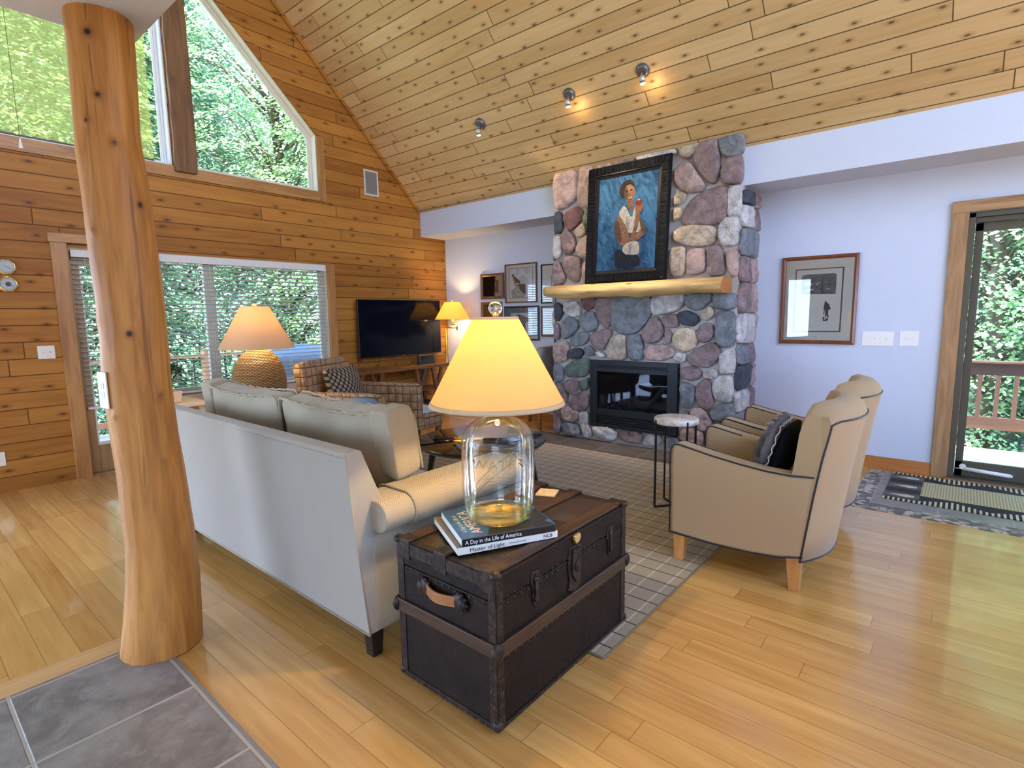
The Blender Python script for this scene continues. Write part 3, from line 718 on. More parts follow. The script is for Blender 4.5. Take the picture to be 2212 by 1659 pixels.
dial('upper brass gauge with a plain dial and slanting needle on pine wall', .853, 1.993, 0)
dial('lower brass gauge with a dark round centre on pine wall', .853, 1.842, 1)

# ------------------------------------------------------------------ fireplace
SC = {'p':(.215,.155,.16),'b':(.165,.18,.205),'k':(.37,.265,.245),'l':(.44,.42,.42),'d':(.05,.058,.075),'g':(.105,.14,.125),'m':(.17,.085,.085),'t':(.38,.315,.25),'o':(.50,.39,.28)}
def stone_mat(n, c):
    t = NT('stone_'+n); o = t.obj(); n1 = t.noise(o, 9.0, 5, .62, .5); n2 = t.noise(o, 60.0, 5, .65); n3 = t.noise(o, 22.0, 4, .6, .8)
    col = t.mix(t.ramp(n1,.3,.7), tuple(k*.80 for k in c), tuple(min(1,k*1.7) for k in c))
    col = t.mix(t.ramp(n2,.5,.75,0,.5), col, tuple(min(1,k*1.9+.03) for k in c)); col = t.mix(t.ramp(n3,.30,.42,.5,0), col, tuple(k*.4 for k in c))
    h = t.m('ADD', t.m('MULTIPLY',n2,.35), t.m('MULTIPLY',n3,.8))
    return t.pbr(col, .82, 0, t.bump(h,1.0,.03))
SM = {k: stone_mat(k, c) for k, c in SC.items()}; SK = list(SC)
M_mortar = plain('mortar', (.46,.44,.42), .95, 0, .12, 60.0, .5)
fp = thing('stone_fireplace', 'floor-to-ceiling fieldstone chimney breast with mixed grey and purple stones', 'fireplace', (-2.825,5.8,0))
OX = Vector((-2.825,5.8,0))
m = MB()
def fb(x0,y0,z0,x1,y1,z1): m.box(x0+2.825,y0-5.8,z0,x1+2.825,y1-5.8,z1)
fb(-3.912,5.522,0,-3.30,6.10,2.3); fb(-2.40,5.522,0,-1.742,6.10,2.3); fb(-3.30,5.522,0,-2.40,6.10,.39); fb(-3.30,5.522,.86,-2.40,6.10,2.3); fb(-3.30,5.97,.39,-2.40,6.10,.86)
m.prism([(5.522-5.8,2.3),(6.10-5.8,2.3),(6.10-5.8,2.72),(5.66-5.8,3.0),(5.522-5.8,3.148)], YZ, -3.912+2.825, -1.742+2.825)
m.build('mortar', M_mortar, fp)
def chaikin(P, n=2):
    for _ in range(n):
        Q = []
        for i in range(len(P)):
            a, b = P[i], P[(i+1) % len(P)]
            Q += [(a[0]*.75+b[0]*.25, a[1]*.75+b[1]*.25), (a[0]*.25+b[0]*.75, a[1]*.25+b[1]*.75)]
        P = Q
    return P
def chaikin2(P):
    for w_ in (.82,.75):
        Q = []
        for i in range(len(P)):
            a, b = P[i], P[(i+1) % len(P)]
            Q += [(a[0]*w_+b[0]*(1-w_), a[1]*w_+b[1]*(1-w_)), (a[0]*(1-w_)+b[0]*w_, a[1]*(1-w_)+b[1]*w_)]
        P = Q
    return P
def stone(mb, poly, fn, mi, depth=.058, seed=0.0):
    P = chaikin(chaikin(poly, 1), 1) if len(poly) > 9 else chaikin2(poly); n = len(P)
    c0 = (sum(p[0] for p in P)/n, sum(p[1] for p in P)/n); P = [(c0[0]+(p[0]-c0[0])*1.075, c0[1]+(p[1]-c0[1])*1.075) for p in P]; cx = sum(p[0] for p in P)/n; cz = sum(p[1] for p in P)/n
    sz = min(1.0, max(abs(p[0]-cx)+abs(p[1]-cz) for p in P)/.12); dp = depth*(.62+.38*sz)*(1+.2*math.sin(seed*7.3))
    tx, tz = .05*math.sin(seed*3.1), .05*math.cos(seed*5.7); R = []
    for sc_, h in ((1.0,-.012),(1.03,.35),(1.0,.62),(.945,.86),(.84,.97),(.58,1.0),(.30,1.0),(.06,1.0)):
        rr = []
        for p in P:
            a, b = cx+(p[0]-cx)*sc_, cz+(p[1]-cz)*sc_
            q = Vector((a*9, b*9, seed)); d = dp*h
            if h > .3:
                d += dp*.36*h*noise.noise(q*1.0) + dp*.22*h*noise.noise(q*2.6) + (tx*(a-cx)+tz*(b-cz))*1.2*h
                a += .006*noise.noise(Vector((a*30,b*30,seed+3))); b += .006*noise.noise(Vector((a*30,b*30,seed+9)))
            rr.append(fn(a, b, max(d,-.012)))
        R.append(rr)
    mb.loft(R, mi, True, (False, True))
ms = MB()
for i, ln in enumerate(STONES.split('\n')):
    c, *ps = ln.split(); P = [(int(a)/1000+2.825, int(b)/1000) for a, b in (q.split(',') for q in ps)]
    if sum(P[k][0]*P[(k+1)%len(P)][1]-P[(k+1)%len(P)][0]*P[k][1] for k in range(len(P))) < 0: P.reverse()
    stone(ms, P, lambda a, b, d: (a, 5.524-5.8-d, b), SK.index(c), .062, i*.77)
# stones turning the right-hand corner
random.seed(3); seq = 'pkbtlpdkbpltpk'; z = .02; i = 0
while z < 2.62:
    hgt = random.uniform(.17,.32)
    if z+hgt > 2.68: hgt = 2.68-z
    cut = random.uniform(-.02,.16)
    for y0, y1 in ((-.285, cut),(cut, .272)):
        j = lambda: random.uniform(-.018,.018)
        poly = [(y0+.02+j(),z+.01),(y1-.02+j(),z+.012+j()*.5),(y1-.012,z+hgt*.5+j()),(y1-.025+j(),z+hgt-.012),(y0+.025+j(),z+hgt-.01),(y0+.01,z+hgt*.45+j())]
        stone(ms, poly, lambda a, b, d: (-1.742+2.825+d, a, b), SK.index(seq[i % len(seq)]), .05, i*1.3); i += 1
    z += hgt
i = 0; z = .02
while z < 2.6:
    hgt = random.uniform(.2,.34)
    poly = [(-.27,z+.01),(.28,z+.015),(.285,z+hgt*.5),(.27,z+hgt-.012),(-.26,z+hgt-.01),(-.275,z+hgt*.45)]
    stone(ms, poly[::-1], lambda a, b, d: (-3.912+2.825-d, a, b), SK.index(seq[(i*5) % len(seq)]), .045, i*2.3); i += 1; z += hgt
ms.build('stonework', [SM[k] for k in SK], fp)
# gas insert
M_ins = plain('insert_steel', (.020,.022,.027), .42, .6, .1, 60.0)
ins = thing('gas_fireplace', 'black steel gas fireplace insert with glass front and ceramic logs', 'fireplace insert', (-2.843,5.50,.187))
m = MB(); a0, a1, h1 = -.540, .540, .788
ox0, ox1, oz0, oz1 = -.445, .423, .222, .655
m.box(a0,-.045,0,ox0,.02,h1); m.box(ox1,-.045,0,a1,.02,h1); m.box(ox0,-.045,oz1,ox1,.02,h1-.0); m.box(ox0,-.045,.145,ox1,.02,oz0); m.box(ox0,-.045,0,ox1,.02,.045); m.box(ox0,-.01,.045,ox1,.02,.145)
m.build('surround', M_ins, ins, bevel=.004)
m = MB()
for k in range(3): m.box(ox0+.01,-.04,.052+.031*k,ox1-.01,-.02,.068+.031*k)
m.build('lower_louvre', M_ins, ins, bevel=.003)
m = MB(); m.box(ox0+.01,-.049,oz1+.045,ox1-.01,-.043,oz1+.085)
for k in range(38):
    x = ox0+.025+(ox1-ox0-.05)*k/37; m.bar((x-.008,-.051,oz1+.05),(x+.008,-.051,oz1+.08),.006,.004,up=(0,1,0))
m.build('upper_grille', plain('grille_black', (.008,.008,.010), .5, .4), ins)
m = MB(); m.box(ox0,.02,oz0-.01,ox1,.022,oz0); m.box(ox0,.40,oz0-.015,ox1,.41,oz1); m.box(ox0-.005,.02,oz0-.015,ox0,.41,oz1); m.box(ox1,.02,oz0-.015,ox1+.005,.41,oz1); m.box(ox0,.02,oz1,ox1,.41,oz1+.005); m.box(ox0,.02,oz0-.02,ox1,.41,oz0-.012)
m.build('firebox', plain('firebox_brick', (.035,.034,.035), .9), ins)
m = MB(); m.box(ox0,-.012,oz0,ox1,-.006,oz1); m.build('glass_front', clear('fire_glass', (.62,.66,.74), 1.45, .03, .6), ins)
M_log = plain('ceramic_log', (.17,.135,.11), .9, 0, .5, 25.0, .6)
for pts, r in (([(-.15,.20,.27),(.12,.16,.28),(.33,.18,.30)],.045),([(.10,.12,.265),(.22,.14,.37),(.30,.17,.50)],.033),([(-.30,.24,.26),(-.05,.27,.33)],.04),([(.24,.09,.285),(.38,.11,.29)],.055),([(-.02,.10,.33),(.10,.12,.255)],.022)):
    m = MB(); P = []; 
    for k in range(13):
        f = k/12*(len(pts)-1); i0 = min(int(f), len(pts)-2); p = Vector(pts[i0]).lerp(Vector(pts[i0+1]), f-i0); P.append(p)
    m.tube(P, r, 12, rs=[r*(1+.18*noise.noise(Vector((k*.9, r*50, 0)))) for k in range(13)]); m.build('ceramic_log', M_log, ins)
m = MB()
for k in range(120):
    m.sphere((random.uniform(-.40,.40),random.uniform(.06,.30),oz0-.004+random.random()*.02), random.uniform(.006,.016), 4)
e = m.build('embers', plain('embers', (.12,.115,.11), .8, 0, .6, 80.0), ins); e['kind'] = 'stuff'

# mantel: half log with a flat top and rough lower edge
man = thing('log_mantel', 'rough half-log mantel shelf with a sawn orange end under the painting', 'mantel', (-2.87,5.40,1.77))
m = MB(); rings = []; n = 60
for i in range(n+1):
    f = i/n; x = -1.075+2.145*f
    dep = .20 + .012*noise.noise(Vector((x*2,0,1))); hz = .072
    low = -.078 - .018*noise.noise(Vector((x*2.2,3,0))) - .010*noise.noise(Vector((x*7,3,0)))
    if f < .16: low += (.16-f)*.20; dep *= .55+.45*(f/.16)**.5
    low -= .022*math.exp(-((x-.19)/.06)**2)
    R = [(x, .125, hz), (x, -dep*.4, hz+.003)]
    for k in range(12):
        a = math.pi*.5*k/11
        yy = -dep*(.50+.5*math.sin(math.pi*k/11*.75+.25)); zz = hz-(hz-low)*(k/11)
        yy += .010*noise.noise(Vector((x*4, k*.4, 5))); R.append((x, yy*1.0, zz))
    R.append((x, -.0, low)); R.append((x, .125, low+.005)); rings.append(R)
m.loft(rings, 0, True, (True, False)); o_ = m.build('log_body', timber('mantel_wood', (.40,.24,.085), (.68,.48,.22), 'x', .5, .35, 1.2), man)
m = MB(); m.loft([rings[-1], [(p[0]+.003,p[1],p[2]) for p in rings[-1]]], 0, False); m.build('sawn_end', timber('sawn_end', (.42,.15,.04), (.58,.25,.07), 'y', .6, 0), man)

# ------------------------------------------------------------------ pictures
def polys(txt):
    for ln in txt.split('\n'):
        c, *ps = ln.split(); yield c, [tuple(int(k)/1000 for k in q.split(',')) for q in ps]
def picture(name, label, x0, x1, z0, z1, fw, fmat, matc, art=None, artmats=None, depth=.028, y=6.1, wood=None, glass=True):
    w, h = x1-x0, z1-z0
    o = thing(name, label, 'picture', ((x0+x1)/2, y, z0))
    m = MB(); out = [(-w/2,0),(w/2,0),(w/2,h),(-w/2,h)]; mid = [(-w/2+fw*.55,fw*.55),(w/2-fw*.55,fw*.55),(w/2-fw*.55,h-fw*.55),(-w/2+fw*.55,h-fw*.55)]; inn = [(-w/2+fw,fw),(w/2-fw,fw),(w/2-fw,h-fw),(-w/2+fw,h-fw)]
    for i in range(4):
        j = (i+1) % 4
        for A, B, d0, d1 in ((out,mid,depth,depth+.004),(mid,inn,depth+.004,depth-.008)):
            m.hexa([(A[i][0],0,A[i][1]),(A[j][0],0,A[j][1]),(B[j][0],0,B[j][1]),(B[i][0],0,B[i][1]),(A[i][0],-d0,A[i][1]),(A[j][0],-d0,A[j][1]),(B[j][0],-d1,B[j][1]),(B[i][0],-d1,B[i][1])])
    m.build('frame', fmat, o, bevel=.0015)
    iw, ih = w-2*fw, h-2*fw; m = MB(); d = depth-.016
    m.box(-iw/2,-d,fw,iw/2,-.004,fw+ih); mats = [matc]; keys = {}
    k = 0
    for c, P in (art or []):
        if c not in keys: keys[c] = len(mats); mats.append(artmats[c])
        k += 1; m.prism([(-iw/2+a*iw, fw+b*ih) for a, b in P], XZ, -d-.00025*k, -d-.00025*k+.0002, keys[c])
    m.build('print', mats, o)
    if glass:
        m = MB(); m.box(-iw/2-.001,-depth+.0095,fw-.001,iw/2+.001,-depth+.0075,fw+ih+.001); m.build('glazing', M_picglass, o)
    return o
def sq(a, b, c, d): return [(a,b),(c,b),(c,d),(a,d)]
M_redwood = timber('red_frame', (.13,.035,.013), (.23,.07,.025), 'z', .35, 0, coat=.3)
M_brown = timber('brown_frame', (.12,.05,.022), (.22,.10,.045), 'z', .4, 0)
M_black = plain('black_frame', (.018,.016,.016), .35)
M_mat = flat('mat_board', (.70,.68,.64)); M_matg = flat('mat_taupe', (.40,.36,.32)); M_matd = flat('mat_slate', (.10,.13,.14))
ink = lambda n, c: flat('ink_'+n, c)
SLM = {'frame':ink('line',(.10,.06,.05)),'paper':ink('paper',(.72,.70,.66)),'night':NT('ink_night'),'house':ink('cream',(.62,.60,.52)),'snow':ink('snow',(.70,.69,.64)),'roof':ink('roof',(.5,.49,.45)),'trunk':ink('trunk',(.03,.03,.035)),'coat':ink('coat',(.05,.028,.018)),'leg':ink('leg',(.02,.024,.035)),'arm':ink('coat2',(.03,.025,.02)),'sled':ink('sled',(.05,.045,.05))}
t = SLM['night']; nz = t.noise(t.obj(), 30.0, 5, .6, 1.0); SLM['night'] = t.pbr(t.mix(t.ramp(nz,.35,.7), (.045,.048,.055), (.16,.16,.17)), .7)
picture('framed_print', 'red-brown framed print of a figure pulling a sled under a dark night scene', -1.485, -.817, 1.178, 2.044, .038, M_redwood, M_mat, polys(SLED), SLM)
BM = {'line':ink('bline',(.10,.09,.085)),'paper':ink('bpaper',(.72,.73,.76)),'pine':NT('ink_pine'),'bird':ink('bird',(.085,.06,.04)),'head':ink('bhead',(.05,.032,.025)),'breast':ink('breast',(.30,.24,.17)),'log':ink('blog',(.10,.065,.05)),'grass':NT('ink_grass'),'twig':ink('twig',(.45,.42,.30))}
for k, c1, c2 in (('pine',(.35,.42,.45),(.70,.72,.74)),('grass',(.12,.14,.10),(.62,.62,.58))):
    t = BM[k]; nz = t.noise(t.obj(), 55.0, 5, .65, 1.2); BM[k] = t.pbr(t.mix(t.ramp(nz,.38,.62), c1, c2), .7)
picture('framed_print', 'brown framed print of a game bird standing in grass', -5.215, -4.637, 1.686, 2.240, .018, M_brown, M_mat, polys(BIRD), BM)
RM = {'black':ink('rblack',(.022,.016,.014)),'fur':ink('rfur',(.32,.25,.19)),'mask':ink('rmask',(.03,.022,.02)),'nose':ink('rnose',(.62,.57,.48)),'ear':ink('rear',(.5,.44,.36))}
picture('framed_print', 'small brown framed print of a raccoon face on black', -5.70, -5.243, 1.755, 2.131, .042, M_brown, M_matg, polys(RACC), RM)
GM = {'a':ink('ga',(.10,.11,.11)),'b':ink('gb',(.62,.62,.63)),'c':NT('ink_dog'),'d':ink('gd',(.45,.42,.36)),'e':ink('ge',(.20,.19,.18))}
t = GM['c']; nz = t.noise(t.obj(), 20.0, 4); GM['c'] = t.pbr(t.mix(nz, (.10,.11,.13), (.22,.22,.24)), .7)
dogp = [('b', sq(.16,.14,.84,.84)), ('c', [(.3,.14),(.36,.5),(.33,.74),(.42,.80),(.60,.72),(.74,.66),(.76,.58),(.62,.5),(.66,.14)]), ('d', [(.44,.3),(.55,.42),(.58,.3),(.5,.2)])]
picture('framed_print', 'dark framed print of a grey dog profile below the game bird print', -5.238, -4.604, 1.150, 1.640, .026, M_black, M_matd, dogp, GM)
picture('framed_print', 'brown framed print below the raccoon print, mostly behind the table lamp shade', -5.703, -5.287, 1.20, 1.712, .036, M_brown, flat('mat_tan',(.52,.46,.36)), [('e', sq(.19,.15,.81,.82)), ('b', sq(.22,.18,.78,.79)), ('d', [(.3,.3),(.5,.62),(.7,.3)])], GM)
picture('framed_print', 'thin black framed print half behind the chimney, beside the game bird print', -4.558, -3.98, 1.664, 2.195, .016, M_black, M_mat, [('e', sq(.28,.1,.9,.72)), ('b', sq(.30,.12,.88,.70)), ('c', [(.4,.2),(.5,.5),(.7,.55),(.8,.2)])], GM)
picture('framed_print', 'thin dark framed print half behind the chimney, in the lower row', -4.562, -4.0, 1.207, 1.628, .024, M_brown, M_mat, [('b', sq(.1,.1,.9,.9)), ('e', [(.42,.5),(.6,.82),(.8,.75),(.75,.4),(.6,.3)]), ('d', [(.45,.3),(.7,.5),(.8,.2)])], GM)

# large portrait leaning on the mantel
pw, ph, fw = .968, 1.268, .140
pt = thing('portrait_painting', 'large black framed oil portrait of a smiling woman holding an apple', 'painting', (-2.888,5.362,1.846))
pt.rotation_euler = (rad(-4.0), 0, rad(.4))
m = MB()
for (ax, az), (bx, bz), (cx, cz), (dx, dz) in (((-pw/2,0),(pw/2,0),(pw/2-fw,fw),(-pw/2+fw,fw)),((pw/2,0),(pw/2,ph),(pw/2-fw,ph-fw),(pw/2-fw,fw)),((pw/2,ph),(-pw/2,ph),(-pw/2+fw,ph-fw),(pw/2-fw,ph-fw)),((-pw/2,ph),(-pw/2,0),(-pw/2+fw,fw),(-pw/2+fw,ph-fw))):
    L = lambda f: ((ax+(dx-ax)*f, az+(dz-az)*f), (bx+(cx-bx)*f, bz+(cz-bz)*f))
    for f0, f1, d0, d1 in ((0,.08,.035,.052),(.08,.62,.052,.034),(.62,.72,.036,.040),(.72,1.0,.030,.014)):
        (p0,p1),(q0,q1) = L(f0), L(f1)
        m.hexa([(p0[0],0,p0[1]),(p1[0],0,p1[1]),(q1[0],0,q1[1]),(q0[0],0,q0[1]),(p0[0],-d0,p0[1]),(p1[0],-d0,p1[1]),(q1[0],-d1,q1[1]),(q0[0],-d1,q0[1])])
m.build('frame', plain('black_lacquer', (.007,.007,.010), .38, 0, .3, 30.0, 0, Specular_IOR_Level=.12), pt, bevel=.003)
m = MB(); random.seed(5)
for side in range(4):
    ln = pw if side % 2 == 0 else ph
    k = int(ln/.0125)
    for i in range(k):
        s_ = (i+.5)/k*ln; tilt = random.uniform(-.012,.012)
        if s_ < .03 or s_ > ln-.03: continue
        lim = min(s_, ln-s_); a, b = .012, min(.085, max(.014, lim*.98)); a *= 1.0
        f = lambda along, inn, d: {0:(-pw/2+along,-d,inn),1:(pw/2-inn,-d,along),2:(-pw/2+along,-d,ph-inn),3:(-pw/2+inn,-d,along)}[side]
        m.bar(f(s_,a,.053), f(s_+tilt,b,.040), .0062*random.uniform(.8,1.2), .012, up=(0,-1,0), taper=.8)
m.build('carved_ribs', plain('black_carving', (.008,.008,.010), .32, 0, .3, 30.0, 0, Specular_IOR_Level=.2), pt)
t = NT('paint_blue'); o = t.obj(); x, y, z = t.sep(o)[:3]
n1 = t.noise(t.comb(t.m('MULTIPLY',t.m('ADD',x,t.m('MULTIPLY',z,.35)),9.0),y,t.m('MULTIPLY',z,4.0)),1.0,5,.6,1.5); n2 = t.noise(o,26.0,4,.6,1.0)
col = t.mix(t.ramp(n1,.30,.66), (.003,.016,.050), (.022,.085,.19)); col = t.mix(t.ramp(n2,.60,.74,0,.6), col, (.075,.17,.27)); M_pblue = t.pbr(col, .85, 0, t.bump(n2,.15,.002), Specular_IOR_Level=.15)
def brush(n, c1, c2, sc_=40.0):
    c1 = tuple(k*.30 for k in c1); c2 = tuple(k*.33 for k in c2)
    t = NT('paint_'+n); nz = t.noise(t.obj(), sc_, 4, .6, 1.0); return t.pbr(t.mix(t.ramp(nz,.35,.65), c1, c2), .85, Specular_IOR_Level=.15)
FM = {'hair':brush('hair',(.018,.014,.02),(.055,.035,.04)),'face':brush('face',(.30,.155,.105),(.42,.24,.17)),'shade':brush('shade',(.12,.06,.05),(.19,.10,.08)),'neck':brush('neck',(.22,.11,.08),(.32,.18,.13)),'shirt':brush('shirt',(.52,.52,.54),(.78,.78,.78)),'fold':brush('fold',(.30,.32,.37),(.50,.51,.55)),'arm':brush('arm',(.24,.125,.085),(.40,.235,.17)),'armd':brush('armd',(.11,.06,.05),(.19,.11,.085)),'apple':brush('apple',(.28,.02,.025),(.42,.05,.045)),'bite':brush('bite',(.6,.45,.40),(.75,.6,.5)),'skirt':brush('skirt',(.010,.016,.035),(.028,.045,.08)),'mouth':brush('mouth',(.6,.5,.48),(.75,.68,.64)),'eye':brush('eye',(.02,.012,.012),(.04,.025,.02)),'nose':brush('nose',(.20,.09,.065),(.27,.14,.10))}
iw, ih = pw-2*fw+.006, ph-2*fw+.006
m = MB(); m.box(-iw/2,-.018,fw-.003,iw/2,-.004,fw-.003+ih); mats = [M_pblue]; keys = {}
for k, (c, P) in enumerate(polys(FIG)):
    if c not in keys: keys[c] = len(mats); mats.append(FM[c])
    if len(P) > 4: P = chaikin(P, 1)
    m.prism([(-iw/2+a*iw, fw-.003+b*ih) for a, b in P], XZ, -.0182-.0003*k, -.0182-.0003*k+.00025, keys[c])
m.build('canvas', mats, pt)

# ------------------------------------------------------------------ ceiling spots
M_spot = plain('spot_metal', (.20,.20,.21), .35, .7); M_spotl = plain('spot_head', (.62,.60,.56), .35, .3)
def spot(x, y, label):
    o = thing('ceiling_spotlight', label, 'spotlight', (x, y, 8.67-y), 0, 'spotlights on the sloped ceiling')
    nv = Vector((0,-1,-1)).normalized(); dn = Vector((0,-1,1)).normalized()
    m = MB(); m.cyl((0,0,0), nv*.012, .067, .067, 28); m.cyl(nv*.012, nv*.03, .067, .045, 28); m.build('ceiling_plate', M_spot, o)
    k0 = nv*.025; k1 = Vector((.004,-.035,-.075)); aim = (Vector((-2.888,5.38,2.45)) - (o.location+k1)).normalized()
    m = MB(); m.tube([k0, k0+nv*.02, k1], .008, 10); m.build('swivel_arm', M_spot, o)
    h0 = k1 - aim*.02 + Vector((0,0,-.012)); h1 = h0 + Vector((.006,.012,-.07))
    ax = (h1-h0).normalized()
    m = MB(); m.cyl(h0, h0+ax*.045, .024, .026, 20); m.build('lamp_head', M_spotl, o)
    m = MB(); m.cyl(h0+ax*.045, h0+ax*.062, .0262, .027, 20); m.build('head_band', M_spot, o)
    m = MB(); m.cyl(h0+ax*.062, h0+ax*.070, .023, .020, 20); m.build('bulb_lens', glow('spot_lens', (1.0,.86,.62), 9.0), o)
    return o.location + h0 + ax*.09, aim
SPOTS = []
for x, lb in ((-4.555,'leftmost of the three small ceiling spotlights'),(-3.300,'middle of the three small ceiling spotlights'),(-2.480,'rightmost of the three small ceiling spotlights')):
    SPOTS.append(spot(x, 4.915, lb))
for i, (p, aim) in enumerate(SPOTS):
    l = bpy.data.lights.new('spot_beam', 'SPOT'); l.energy = SPOT_W[i]; l.spot_size = rad(58); l.spot_blend = .6; l.color = (1.0,.74,.44); l.shadow_soft_size = .02
    o = bpy.data.objects.new('spot_beam', l); COL.objects.link(o); o.location = p; o.rotation_euler = aim.to_track_quat('-Z','Y').to_euler()
    if i:
        l = bpy.data.lights.new('spot_spill', 'POINT'); l.energy = .5; l.color = (1.0,.62,.28); l.shadow_soft_size = .02
        o = bpy.data.objects.new('spot_spill', l); COL.objects.link(o); o.location = p + Vector((.05,.06,-.03))
# ------------------------------------------------------------------ sofa
M_sofa = fabric('sofa_twill', (.45,.42,.375), (.22,.185,.13), 620.0, 0.0, .92, .3, .2)
M_sofah = fabric('sofa_herringbone', (.50,.44,.33), (.20,.15,.08), 560.0, .05, .92, .35, .15)
M_legd = plain('dark_leg', (.012,.009,.008), .3)
sofa = thing('sofa', 'two-cushion twill sofa seen from behind between the log post and the trunk', 'sofa', (-3.04,1.75,0))
S = Vector((-3.04,1.75,0))
def lx(p): return (p[0]+3.04, p[1]-1.75, p[2])
X0, X1 = -4.22, -1.88
m = MB(); prof = [(1.262,.14),(1.225,.50),(1.186,.945),(1.192,.958),(1.255,.963),(1.266,.955),(1.352,.74),(1.42,.52),(1.45,.30),(1.46,.14)]
m.prism([(a-1.75,b) for a, b in prof], YZ, X0+3.04, X1+3.04); m.build('back_frame', M_sofa, sofa, bevel=.008, seg=3)
m = MB(); m.tube([lx(p) for p in ((X1,1.262,.142),(X1,1.225,.50),(X1,1.187,.948))], .0045, 8); m.tube([lx(p) for p in ((X0,1.262,.142),(X0,1.225,.50),(X0,1.187,.948))], .0045, 8)
m.tube([lx((X0,1.260,.142)), lx((X1,1.260,.142))], .0045, 8); m.tube([lx((X0,1.1875,.940)), lx((X1,1.1875,.940))], .003, 6); m.build('welting', M_sofah, sofa)
def arm_prof(off=0.0):
    P = [(-.17-off,.15),(-.17-off,.66)]
    for k in range(6): a = rad(180-90*k/5); P.append((-.11+(.06+off)*math.cos(a), .675+(.06+off)*math.sin(a)))
    for k in range(12): a = rad(90-215*k/11); P.append((.03+(.068+off)*math.cos(a), .667+(.068+off)*math.sin(a)))
    P += [(0.0+off,.56),(0.0+off,.15)]
    return P
for sx_, xx in ((1, X1+.003),(-1, X0-.003)):
    m = MB(); P = arm_prof(); y0, y1 = 1.30, 2.20
    rings = []
    for y, k in ((y0,1),(y1-.02,1),(y1,.985)): rings.append([lx((xx+sx_*a, y, b)) for a, b in P])
    m.loft(rings, 0, True); m.build('arm', M_sofah, sofa, bevel=.006)
m = MB(); m.box(X0+3.04+.02,1.40-1.75,.15,X1+3.04-.02,2.17-1.75,.36); m.build('seat_base', M_sofa, sofa, bevel=.01)
for cx in (-3.54,-2.545):
    m = MB(); m.soft(lx((cx,1.86,.44)), (.97,.78,.17), 7, 14, wr=.006, seed=cx); m.build('seat_cushion', M_sofa, sofa)
def cushion(x0, x1, ear0, ear1, seed):
    m = MB(); tilt = Matrix.Rotation(rad(9), 3, 'X'); cx, w = (x0+x1)/2, x1-x0
    def bulge(q):
        f = max(0, 1-abs(q.x/(w*.5))**2.2)*max(0, 1-abs(q.z/.27)**2)
        dip = -.030*(1-abs(q.x/(w*.5))**2)*(q.z > .1)*(q.z/.27) 
        return (q.x, q.y*(1+.55*f), q.z+dip)
    m.soft(lx((cx,1.60,.80)), (w,.15,.56), 9, 26, rot=tilt, wr=.014, sx=bulge, seed=seed)
    for on, xe, sg in ((ear0, x0, -1),(ear1, x1, 1)):
        if on: m.soft(lx((xe+sg*.02,1.577,.915)), (.16,.155,.34), 8, 12, rot=tilt, wr=.006, seed=seed+4)
    return m, tilt
for x0, x1, e0, e1, sd in ((-3.03,-2.08,0,1,1.0),(-4.02,-3.035,1,0,5.0)):
    m, tl = cushion(x0, x1, e0, e1, sd); cu = m.build('back_cushion', M_sofah, sofa)
    cx, w = (x0+x1)/2, x1-x0
    pm = MB()
    for yy in (-.074, .074):
        xa, xb = x0-(.085 if e0 else -.012), x1+(.085 if e1 else -.012); P = []
        for k in range(33):
            f = k/32; x = xa+(xb-xa)*f; e = min(f,1-f)
            zz = .275 - .03*math.sin(math.pi*f) - .03*max(0,1-e/.05)**2 + .004*math.sin(k*2.1+sd)
            P.append(Vector((x-cx, yy*(1-.1*max(0,1-e/.05)), zz)))
        for z in (.22,.1,0.0,-.04): P.append(Vector((xb+.006-cx, yy, z)))
        for z in (-.04,0,.1,.22): P.insert(0, Vector((xa-.006-cx, yy, z)))
        pm.tube([Vector(lx((cx,1.60,.80)))+tl@q for q in P], .006, 8)
    pm.build('piping', M_sofah, cu)
for x, y in ((-1.945,1.325),(-4.14,1.385),(-1.945,2.12),(-4.15,2.12)):
    m = MB(); a = .035; zf = .0128 if y > 2 else 0; m.hexa([lx((x-a*.72,y-a*.72,zf)),lx((x+a*.72,y-a*.72,zf)),lx((x+a*.72,y+a*.72,zf)),lx((x-a*.72,y+a*.72,zf)),lx((x-a,y-a,.16)),lx((x+a,y-a,.16)),lx((x+a,y+a,.16)),lx((x-a,y+a,.16))]); m.build('leg', M_legd, sofa, bevel=.004)
# loose sleeve on the near arm
sl = thing('arm_cover', 'loose twill sleeve laid over the sofa arm beside the trunk', 'arm cover', (X1,1.82,0))
P = arm_prof(.007); keep = [p for p in P if p[1] > .60 or p[0] < -.1]
inner = [(-.18,.52)] + [p for p in P[1:19]]
m = MB(); rings = []
ov = [(a,b) for a, b in inner]; iv = [(a*.97-.002, b-.005) for a, b in inner]
for y in (1.455-1.82, 1.47-1.82, 1.9-1.82, 2.215-1.82): rings.append([(a, y, b) for a, b in ov] + [(a, y, b) for a, b in reversed(iv)])
m.loft(rings, 0, True); m.build('sleeve', M_sofah, sl)
m = MB(); m.tube([(a, 1.456-1.82, b+.001) for a, b in ov], .0045, 8); m.tube([(ov[-1][0], 1.456-1.82, ov[-1][1]), (ov[-1][0], 2.21-1.82, ov[-1][1])], .0045, 8); m.build('hem', M_sofah, sl)

